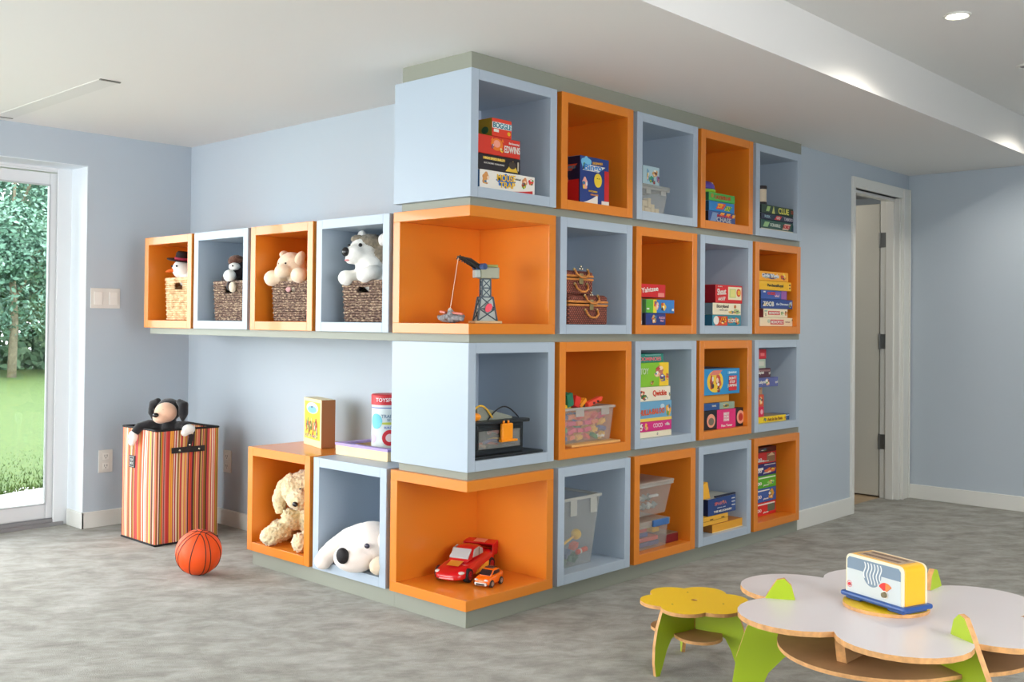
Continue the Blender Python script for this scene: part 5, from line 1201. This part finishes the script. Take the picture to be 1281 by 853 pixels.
obj('roof_vent', MB().box(-.035, -.022, -.02, .02, .0735, .0765).box(-.012, -.002, -.02, .02, .0735, .0765), blk, t, local=True)
gr = obj('front_bumper', MB().box(.060, .074, -.030, .030, .010, .024), mat('chrome_toy', (220, 216, 206), .25, .6), t, local=True, bevel=.003)
obj('grille', MB().box(.073, .0752, -.022, .022, .013, .021), blk, gr, local=True)
for sy in (-1, 1):
    obj('headlight', MB().ell((.066, sy * .024, .034), (.006, .009, .005)), mat('lamp_white', (226, 220, 216), .15), t, smooth=True, local=True)
    obj('side_window', MB().prism([(-.042, .050), (.018, .050), (.004, .066), (-.038, .066)], 'y', sy * .0285, sy * .0318), blk, t, local=True)
    for x in (.040, -.040):
        wheel(t, 'wheel', x, sy * .037, .0165, .0165, .012, mat('silver_hub', (206, 200, 190), .3, .5), sy)

# ================================================================== striped hamper and what leans out of it
stripes = bpy.data.materials.new('multicolour_striped_canvas'); stripes.use_nodes = True
def stripe_nodes():
    nt = stripes.node_tree; b = nt.nodes['Principled BSDF']; b.inputs['Roughness'].default_value = .75
    tc = nt.nodes.new('ShaderNodeTexCoord'); sep = nt.nodes.new('ShaderNodeSeparateXYZ'); nt.links.new(tc.outputs['Object'], sep.inputs[0])
    def mth(op, a, b_=None):
        n = nt.nodes.new('ShaderNodeMath'); n.operation = op
        for i, v in enumerate((a, b_)):
            if v is None: continue
            if isinstance(v, (int, float)): n.inputs[i].default_value = v
            else: nt.links.new(v, n.inputs[i])
        return n.outputs[0]
    u = mth('SUBTRACT', sep.outputs[0], sep.outputs[1])       # runs on around the corner
    # uneven widths: bend the coordinate with a 1-d noise
    nz = nt.nodes.new('ShaderNodeTexNoise'); nz.noise_dimensions = '1D'; nz.inputs['Scale'].default_value = 26; nz.inputs['Detail'].default_value = 1
    nt.links.new(u, nz.inputs['W'])
    w_ = mth('ADD', mth('MULTIPLY', u, 150.0), mth('MULTIPLY', nz.outputs['Fac'], 3.0))
    wn = nt.nodes.new('ShaderNodeTexWhiteNoise'); wn.noise_dimensions = '1D'; nt.links.new(mth('FLOOR', w_), wn.inputs['W'])
    r = nt.nodes.new('ShaderNodeValToRGB'); r.color_ramp.interpolation = 'CONSTANT'
    cs = [(236, 214, 190), (196, 50, 36), (222, 120, 96), (238, 196, 130), (150, 100, 30), (214, 70, 70), (240, 176, 60), (90, 44, 40), (226, 96, 40), (206, 140, 130), (250, 236, 206), (186, 60, 60), (180, 150, 60), (230, 130, 60)]
    e_ = r.color_ramp.elements
    e_[0].position = 0; e_[0].color = lin(cs[0]); e_[1].position = 1 / len(cs); e_[1].color = lin(cs[1])
    for i in range(2, len(cs)):
        k = e_.new(i / len(cs)); k.color = lin(cs[i])
    nt.links.new(wn.outputs['Value'], r.inputs['Fac']); nt.links.new(r.outputs['Color'], b.inputs['Base Color'])
stripe_nodes()
hx0, hx1, hy0, hy1, hz = -.147, .245, 2.352, 2.752, .65
t = thing('striped_hamper', 'tall square hamper with thin red orange and cream stripes', 'laundry hamper', (.05, 2.55, 0))
def hamper():
    mb = MB(); N_ = 8; Z = 10
    def ring(z, inset, bulge):
        out = []
        cs_ = [(hx0, hy0), (hx1, hy0), (hx1, hy1), (hx0, hy1)]
        for i in range(4):
            a, b_ = Vector(cs_[i]), Vector(cs_[(i + 1) % 4]); c_ = Vector(((hx0 + hx1) / 2, (hy0 + hy1) / 2))
            d_ = (b_ - a).normalized(); nrm = Vector((d_.y, -d_.x))
            for k in range(N_):
                s__ = k / N_; p = a.lerp(b_, s__) + nrm * bulge * math.sin(PI * s__)
                p = c_ + (p - c_) * (1 - inset)
                out.append((p.x, p.y, z))
        return out
    vs = []
    prof = [(.002 + (hz - .002) * k / Z, 0.0, .012 * math.sin(PI * k / Z) - .010 * (k / Z)) for k in range(Z + 1)]
    for z, i_, b_ in prof: vs += ring(z, i_, b_)
    for z, i_, b_ in reversed(prof[1:]): vs += ring(z, .014, b_)
    n = 4 * N_; m = len(vs) // n
    fs = [(i * n + k, i * n + (k + 1) % n, (i + 1) * n + (k + 1) % n, (i + 1) * n + k) for i in range(m - 1) for k in range(n)]
    fs.append(tuple(range(n))[::-1]); fs.append(tuple((m - 1) * n + k for k in range(n)))
    mb.add(vs, fs); rim_ = ring(hz, .006, -.010)
    return mb, rim_, ring(.006, 0, 0)
hm_, rim_, foot_ = hamper()
obj('canvas_body', hm_, stripes, t)
obj('rim_binding', MB().tube(rim_, .0065, 8, closed=True), black_m, t, smooth=True)
obj('base_binding', MB().tube(foot_, .006, 8, closed=True), black_m, t, smooth=True)
hn = obj('handle', MB().box(-.058, .150, hy0 - .013, hy0 - .007, .517, .55), mat('black_webbing', (26, 22, 22), .6), t, bevel=.002)
hs = MB().box(-.014, .014, hy0 - .016, hy0 - .010, .0, .115); hs.xf(Matrix.Translation((.044, 0, .535)) @ Matrix.Rotation(R(14), 4, 'Y'))
obj('strap', hs, mat('black_webbing', (26, 22, 22), .6), t, bevel=.002)
for x, z in ((-.012, .533), (.11, .533), (.05, .56), (.066, .625)):
    obj('rivet', MB().ell((x, hy0 - .017, z), (.006, .003, .006)), mat('bright_stud', (236, 226, 200), .2, .9), hn, smooth=True)
tg = obj('label_patch', MB().box(hx0 - .0085, hx0 - .0015, 2.59, 2.655, .42, .49), mat('dark_grey_label', (52, 52, 54), .5), t, bevel=.001)
fl = face_left(hx0 - .0085, 2.655, .42)
obj('label_frame', MB().box(hx0 - .0095, hx0 - .0085, 2.596, 2.649, .426, .428).box(hx0 - .0095, hx0 - .0085, 2.596, 2.649, .482, .484).box(hx0 - .0095, hx0 - .0085, 2.596, 2.598, .428, .482).box(hx0 - .0095, hx0 - .0085, 2.647, 2.649, .428, .482), P((180, 180, 176)), tg)
letter(tg, fl, 'TOY\nBOX', .0325, .035, .034, (196, 196, 190), width=.034)

# plain stuffed puppy: floppy pointed ears, black coat, tan face, white paws
fl_tan = mat('tan_face_plush', (232, 186, 158), .9, bump=.3, bscale=160, sheen=.4); blk_p = mat('black_plush', (24, 22, 26), .9, bump=.4, bscale=160, sheen=.3)
t = thing('plush_puppy', 'black stuffed puppy with tan face and white paws leaning out of the hamper', 'soft toy', (.0, 2.45, .5))
H = Vector((-.035, 2.45, .735))
b_ = MB().ell((.03, 2.50, .56), (.10, .10, .12)).ell(H + Vector((.03, .03, .02)), (.072, .072, .068)).ell((-.005, 2.46, .655), (.05, .05, .05))
b_.tube([(-.02, 2.50, .645), (-.10, 2.53, .675), (-.150, 2.55, .66), (-.172, 2.56, .625)], [.034, .028, .027, .025], 12)
b_.tube([(.02, 2.43, .65), (.03, 2.37, .672), (.032, 2.33, .665)], [.032, .028, .026], 12)
plush('body', b_, blk_p, t, .006, .002, .02)
plush('face', MB().ell(H + Vector((-.012, -.012, .010)), (.064, .064, .058)).ell(H + Vector((-.045, -.02, -.018)), (.045, .05, .034)), fl_tan, t, .005, .001)
for sgn, q_ in ((1, Vector((-.02, .088, .03))), (-1, Vector((.06, -.065, .03)))):
    ear = MB().tube([H + q_ * .72 + Vector((0, 0, .055)), H + q_ + Vector((0, sgn * .018, .025)), H + q_ + Vector((-.005, sgn * .026, -.03)), H + q_ + Vector((-.005, sgn * .020, -.07))], [.016, .030, .028, .008], 12)
    plush('ear', ear, blk_p, t, .005, .002, .02)
obj('nose', MB().ell(H + Vector((-.085, -.035, .0)), (.017, .020, .014)), shine, t, smooth=True)
for dy, dx in ((-.052, -.048), (.012, -.07)):
    obj('eye', MB().ell(H + Vector((dx, dy, .026)), (.006, .006, .008)), shine, t, smooth=True)
plush('paw', MB().ell((-.178, 2.565, .605), (.026, .030, .036)).ell((-.180, 2.575, .575), (.020, .024, .024)), white_p, t, .005, .001)
plush('paw', MB().ell((.032, 2.318, .652), (.040, .026, .030)).ell((.005, 2.312, .635), (.024, .020, .022)), white_p, t, .005, .001)

# basketball
t = thing('basketball', 'orange basketball with black seams lying on the carpet before the hamper', 'ball', (-.295, 1.62, 0))
bc = Vector((-.295, 1.62, .1135)); br = .113
obj('ball', MB().ell(bc, br, None, 48, 28), mat('orange_rubber', (240, 82, 8), .5, bump=.35, bscale=700), t, smooth=True)
sm_ = MB()
axis_tilt = Euler((R(12), R(-14), R(38))).to_matrix()
def gc(f): return [bc + axis_tilt @ (f(2 * PI * k / 60) * br * .998) for k in range(60)]
for an in (0, PI / 2):
    sm_.tube(gc(lambda a: Vector((math.cos(a) * math.cos(an), math.cos(a) * math.sin(an), math.sin(a)))), .0022, 6, closed=True)
for sg in (-1, 1):
    sm_.tube(gc(lambda a: Vector((math.cos(a) * .62 * 1.0, sg * math.sqrt(max(0, 1 - .62 ** 2 * math.cos(a) ** 2 - .98 ** 2 * math.sin(a) ** 2)) , math.sin(a) * .98)).normalized()), .0022, 6, closed=True)
    sm_.tube(gc(lambda a: Vector((sg * math.sqrt(max(0, 1 - .62 ** 2 * math.cos(a) ** 2 - .98 ** 2 * math.sin(a) ** 2)), math.cos(a) * .62, math.sin(a) * .98)).normalized()), .0022, 6, closed=True)
obj('seam', sm_, mat('seam_black', (22, 14, 14), .6), t)

# ================================================================== flower table, stool and toy toaster
lime = mat('lime_laminate', (166, 190, 36), .4); yel = mat('yellow_laminate', (248, 202, 12), .4); wht = mat('white_laminate', (222, 214, 214), .3)
ply = mat('plywood_edge', (212, 158, 100), .6, var=.2, scale=40)
plyd = mat('brown_plywood', (176, 134, 92), .55, var=.1, scale=10)
def petals(d_, rho, k0, n=14):
    pts = []
    half = math.pi - math.acos(max(-1, min(1, (d_ * math.cos(PI / 6) - math.sqrt(rho ** 2 - (d_ / 2) ** 2) * 0) and 0))) if 0 else None
    rn = d_ * math.cos(PI / 6) + math.sqrt(rho ** 2 - (d_ / 2) ** 2)
    nx, ny = rn * math.cos(PI / 6), rn * math.sin(PI / 6)
    am = math.atan2(ny, nx - d_)
    for k in range(6):
        a0 = k0 + PI / 6 + k * PI / 3
        for i in range(n):
            b_ = -am + 2 * am * i / (n - 1) if i < n - 1 else am
            x, y = d_ + rho * math.cos(b_), rho * math.sin(b_)
            pts.append((x * math.cos(a0) - y * math.sin(a0), x * math.sin(a0) + y * math.cos(a0)))
    out = []
    for p in pts:
        if not out or (Vector(p) - Vector(out[-1])).length > 1e-5: out.append(p)
    if (Vector(out[0]) - Vector(out[-1])).length < 1e-5: out.pop()
    return out
def smooth_poly(pts, it=2):
    for _ in range(it):
        q = []
        for i in range(len(pts)):
            a, b_ = pts[i], pts[(i + 1) % len(pts)]
            q.append((a[0] * .75 + b_[0] * .25, a[1] * .75 + b_[1] * .25)); q.append((a[0] * .25 + b_[0] * .75, a[1] * .25 + b_[1] * .75))
        pts = q
    return pts
def plate(name, poly, z0_, z1_, top, t, edge=ply, hole=None):
    """plywood plate: coloured faces, wood edge"""
    mb = MB(); n = len(poly)
    if hole:
        m = len(hole); assert True
    mb.prism(poly, 'z', z0_, z1_)
    mb.mi = [0, 0] + [1] * n
    return obj(name, mb, [top, edge], t, local=True, fixn=False)
def fin(name, prof, ang, th, t, m=lime):
    """upright plate in the r-z plane at an angle"""
    n = len(prof)
    mb = MB().prism(prof, 'y', -th / 2, th / 2); mb.mi = [0, 0] + [1] * n
    mb.xf(Matrix.Rotation(ang, 4, 'Z'))
    return obj(name, mb, [m, ply], t, local=True)

# table
TC, TZ = (.192, -1.708), .40
t = thing('play_table', 'white flower shaped play table on lime green curved legs', 'table', (TC[0], TC[1], 0), local=True)
K0 = R(118.8)
plate('table_top', petals(.32, .187, K0), TZ - .016, TZ, wht, t)
tp = [(0.0, .255), (0.0, TZ - .0165), (.315, TZ - .0165), (.300, TZ), (.288, TZ + .0005), (.300, TZ + .045), (.322, TZ + .066), (.345, TZ + .06), (.372, TZ + .018), (.392, TZ - .02), (.440, .30), (.472, .20), (.486, .10), (.482, .0), (.43, .0), (.405, .08), (.37, .16), (.32, .215), (.22, .25)]
for k in (0, 2, 4): fin('leg', tp, K0 - k * PI / 3, .018, t)
for k in (1, 3, 5): fin('divider', [(0.02, .301), (0.02, TZ - .0165), (.345, TZ - .0165), (.325, .301)], K0 - k * PI / 3, .03, t, plyd)
def leafs(rmax, rmin, k0, kk):
    out = []
    for i in range(120):
        a = 2 * PI * i / 120
        w_ = .5 - .5 * math.cos(3 * (a - k0))
        out.append(((rmin + (rmax - rmin) * w_ ** .7) * math.cos(a), (rmin + (rmax - rmin) * w_ ** .7) * math.sin(a)))
    return out
plate('lower_shelf', leafs(.415, .335, K0, 3), .288, .300, plyd, t)
td = plate('centre_disc', [(-.010 + .129 * math.cos(2 * PI * k / 64), .010 + .129 * math.sin(2 * PI * k / 64)) for k in range(64)], TZ + .0003, TZ + .011, yel, t)
# stool
SCN, SZ = (.294, -.92), .25
t = thing('play_stool', 'small yellow flower topped stool on lime legs beside the white table', 'stool', (SCN[0], SCN[1], 0), local=True)
K1 = R(166.6)
def ring_plate(poly, hr, z0_, z1_):
    n = len(poly); mb = MB(); vs = []
    inner = []
    for p in poly:
        a = math.atan2(p[1], p[0]); inner.append((hr * math.cos(a), hr * math.sin(a)))
    for z in (z0_, z1_):
        vs += [(p[0], p[1], z) for p in poly] + [(p[0], p[1], z) for p in inner]
    fs = []; mi = []
    for i in range(n):
        j = (i + 1) % n
        fs.append((2 * n + i, 2 * n + j, 3 * n + j, 3 * n + i)); mi.append(0)
        fs.append((i, n + i, n + j, j)); mi.append(0)
        fs.append((i, j, 2 * n + j, 2 * n + i)); mi.append(1)
        fs.append((n + i, 3 * n + i, 3 * n + j, n + j)); mi.append(1)
    mb.v = vs; mb.f = fs; mb.mi = mi
    return mb
obj('seat', ring_plate(petals(.116, .0875, K1), .0115, SZ - .013, SZ), [yel, ply], t, local=True)
for k in (0, 2, 4):
    a = K1 - k * PI / 3
    obj('screw', MB().lathe([(0, SZ + .0008), (.0035, SZ + .0006), (.004, SZ)], (.11 * math.cos(a), .11 * math.sin(a), 0), 12), mat('steel_screw', (150, 130, 80), .4, .8), t, local=True)
sp = [(0.006, .145), (0.006, SZ - .0135), (.160, SZ - .0135), (.168, SZ - .03), (.186, .17), (.198, .11), (.200, .05), (.193, .0), (.174, .0), (.160, .035), (.142, .085), (.120, .125), (.09, .142)]
for k in (0, 2, 4): fin('leg', sp, K1 - k * PI / 3, .014, t)
plate('lower_shelf', leafs(.165, .105, K1, 3), .132, .143, plyd, t)

# toy toaster
t = thing('toy_toaster', 'yellow and white wooden toy toaster on a blue base in the table centre', 'toy toaster', (.170, -1.702, TZ + .0115), rotz=R(-108.5), local=True)
L_, D_, H_ = .226, .106, .144
yb = mat('toaster_yellow', (244, 184, 40), .4); cr = mat('toaster_cream', (238, 228, 196), .4); pan_ = mat('toaster_face', (206, 214, 214), .35); bl = mat('toaster_blue', (46, 84, 150), .35); sb = mat('toaster_greyblue', (122, 142, 160), .4)
def rrect(x0_, x1_, z0_, z1_, r_, n=6, bottom=False):
    pts = []
    for cx_, cz_, a0 in ((x1_ - r_, z1_ - r_, 0), (x0_ + r_, z1_ - r_, 90)):
        for k in range(n + 1):
            a = R(a0 + 90 * k / n); pts.append((cx_ + r_ * math.cos(a), cz_ + r_ * math.sin(a)))
    return pts + [(x0_, z0_), (x1_, z0_)]
z0 = .022
obj('toaster_body', MB().prism(rrect(-L_ / 2, L_ / 2, z0, H_, .02), 'y', -D_ / 2 + .008, D_ / 2 - .008), yb, t, local=True, bevel=.003)
obj('front_edge', MB().prism(rrect(-L_ / 2, L_ / 2, z0, H_, .02), 'y', -D_ / 2, -D_ / 2 + .008), cr, t, local=True, bevel=.002)
obj('back_edge', MB().prism(rrect(-L_ / 2, L_ / 2, z0, H_, .02), 'y', D_ / 2 - .008, D_ / 2), cr, t, local=True, bevel=.002)
fp = obj('front_panel', MB().prism(rrect(-L_ / 2 + .007, L_ / 2 - .007, z0 + .002, H_ - .008, .014), 'y', -D_ / 2 - .0012, -D_ / 2), pan_, t, local=True)
yf = -D_ / 2 - .0012
band = MB().prism([(-L_ / 2 + .008, H_ - .046), (-.03, H_ - .046)] + [(-.005 + .036 * math.cos(R(180 + 180 * k / 14)), H_ - .046 + .042 * math.sin(R(180 + 180 * k / 14)) * 0.98) for k in range(15)] + [(.04, H_ - .046), (L_ / 2 - .008, H_ - .046), (L_ / 2 - .008, H_ - .018), (L_ / 2 - .016, H_ - .009), (-L_ / 2 + .016, H_ - .009), (-L_ / 2 + .008, H_ - .018)], 'y', yf - .0008, yf)
obj('printed_band', band, sb, fp, local=True)
for k in range(6):
    x = -.034 + k * .0125
    pts = [(x + .004 * math.sin(j * .9), yf - .0012, H_ - .014 - j * .0072) for j in range(10 if 0 < k < 5 else 8)]
    mb = MB()
    for j in range(len(pts) - 1):
        (xa, ya, za), (xb, yb_, zb__) = pts[j], pts[j + 1]
        mb.add([(xa - .0022, ya, za), (xa + .0022, ya, za), (xb + .0022, yb_, zb__), (xb - .0022, yb_, zb__)], [(0, 1, 2, 3)])
    obj('wavy_line', mb, P((226, 230, 228)), fp, local=True)
fan = MB().prism([(.048, H_ - .092 + .0)] + [(.048 + .030 * math.cos(R(150 - 110 * k / 12)), H_ - .092 + .030 * math.sin(R(150 - 110 * k / 12))) for k in range(13)], 'y', yf - .0009, yf)
obj('dial_scale', fan, P((226, 50, 44)), fp, local=True)
fan2 = MB().prism([(.048, H_ - .092)] + [(.048 + .030 * math.cos(R(90 - 50 * k / 8)), H_ - .092 + .030 * math.sin(R(90 - 50 * k / 8))) for k in range(9)], 'y', yf - .0014, yf)
obj('dial_scale', fan2, P((240, 130, 60)), fp, local=True)
kn = obj('dial_knob', MB().lathe([(0, yf - .010), (.008, yf - .010), (.009, yf - .001)], (.046, 0, H_ - .098), 20, axis='y'), mat('knob_wood', (120, 110, 80), .5), t, local=True)
obj('dial_ring', MB().lathe([(.009, yf - .0016), (.012, yf - .0016), (.012, yf)], (.046, 0, H_ - .098), 20, axis='y'), P(WHT), fp, local=True)
obj('red_button', MB().lathe([(0, yf - .003), (.005, yf - .003), (.005, yf)], (-.096, 0, .048), 16, axis='y'), P((220, 50, 60)), fp, local=True)
dash = MB()
for k in range(12):
    a = 2 * PI * k / 12; dash.box(-.096 + .0095 * math.cos(a) - .0012, -.096 + .0095 * math.cos(a) + .0012, yf - .0008, yf, .048 + .0095 * math.sin(a) - .0012, .048 + .0095 * math.sin(a) + .0012)
obj('button_ring', dash, P((220, 50, 60)), fp, local=True)
tpn = obj('top_panel', MB().box(-.085, .085, -.036, .036, H_ - .0005, H_ + .0012), mat('top_brown', (176, 150, 124), .5), t, local=True)
for y in (-.018, .018):
    obj('bread_slot', MB().box(-.07, .07, y - .007, y + .007, H_ + .0012, H_ + .0020), mat('slot_dark', (120, 96, 80), .7), tpn, local=True)
obj('base_skirt', MB().box(-L_ / 2 - .014, L_ / 2 + .014, -D_ / 2 - .012, D_ / 2 + .012, .008, .024), bl, t, local=True, bevel=.007, seg=3)
for x in (-L_ / 2 + .03, L_ / 2 - .03):
    obj('foot', MB().box(x - .03, x + .03, -D_ / 2 + .0, D_ / 2 - .0, .0003, .0085), bl, t, local=True, bevel=.002)
obj('side_lever', MB().box(-L_ / 2 - .012, -L_ / 2 - .0005, -.015, .01, .098, .120), P((226, 70, 40)), t, local=True, bevel=.003)

# ------------------------------------------------------------------ light
W = bpy.data.worlds.new('World'); SC.world = W; W.use_nodes = True
bg = W.node_tree.nodes['Background']; bg.inputs['Color'].default_value = (.965, .975, .995, 1); bg.inputs['Strength'].default_value = SKY
S = bpy.data.lights.new('sun', 'SUN'); S.energy = SUN; S.angle = R(3); S.color = (1, .96, .88)
so = bpy.data.objects.new('sun', S); COL.objects.link(so)
so.rotation_euler = Vector((-.35, .75, -1.6)).to_track_quat('-Z', 'Y').to_euler()
def portal(name, loc, dirv, sx, sy):
    L = bpy.data.lights.new(name, 'AREA'); L.shape = 'RECTANGLE'; L.size = sx; L.size_y = sy; L.cycles.is_portal = True
    o = bpy.data.objects.new(name, L); COL.objects.link(o); o.location = loc
    o.rotation_euler = Vector(dirv).to_track_quat('-Z', 'Z').to_euler()
    return o
portal('window_portal', (-5.05, 1.02, 1.25), (1, 0, 0), 3.85, 2.0)
portal('fill_window_portal', (-1.0, -4.65, 1.4), (0, 1, 0), 2.35, 1.7)  # guides sky light through the added fill window
portal('door_portal', (-1.92, 3.5, 1.11), (0, -1, 0), 3.4, 2.2)

# ------------------------------------------------------------------ camera
cam = bpy.data.cameras.new('camera'); co = bpy.data.objects.new('camera', cam); COL.objects.link(co); SC.camera = co
f, sx, sy, yaw, pi_, ro = 1275.68, -.25, -38.68, .7542, .0130, .0100
fwv = Vector((math.cos(yaw) * math.cos(pi_), math.sin(yaw) * math.cos(pi_), math.sin(pi_)))
rt = Vector((math.sin(yaw), -math.cos(yaw), 0)); up = rt.cross(fwv)
r2 = rt * math.cos(ro) + up * math.sin(ro); u2 = up * math.cos(ro) - rt * math.sin(ro)
M = Matrix((r2, u2, -fwv)).transposed().to_4x4(); M.translation = Vector((-2.9711, -3.0358, 1.2777))
co.matrix_world = M
cam.sensor_fit = 'HORIZONTAL'; cam.sensor_width = 36.0; cam.lens = 36.0 * f / 1281
cam.shift_x = -sx / 1281; cam.shift_y = sy / 1281
cam.clip_start = .05; cam.clip_end = 200

vs = SC.view_settings
SC.display_settings.display_device = 'sRGB'
vs.view_transform = 'Standard'; vs.look = 'None'; vs.gamma = 1.0; vs.use_curve_mapping = False; vs.exposure = EXPOSURE
cy = SC.cycles
cy.use_denoising = True; cy.denoiser = 'OPENIMAGEDENOISE'
cy.max_bounces = 10; cy.diffuse_bounces = 6; cy.glossy_bounces = 4; cy.transparent_max_bounces = 16; cy.transmission_bounces = 8
cy.sample_clamp_indirect = 8.0
cy.caustics_reflective = False; cy.caustics_refractive = False
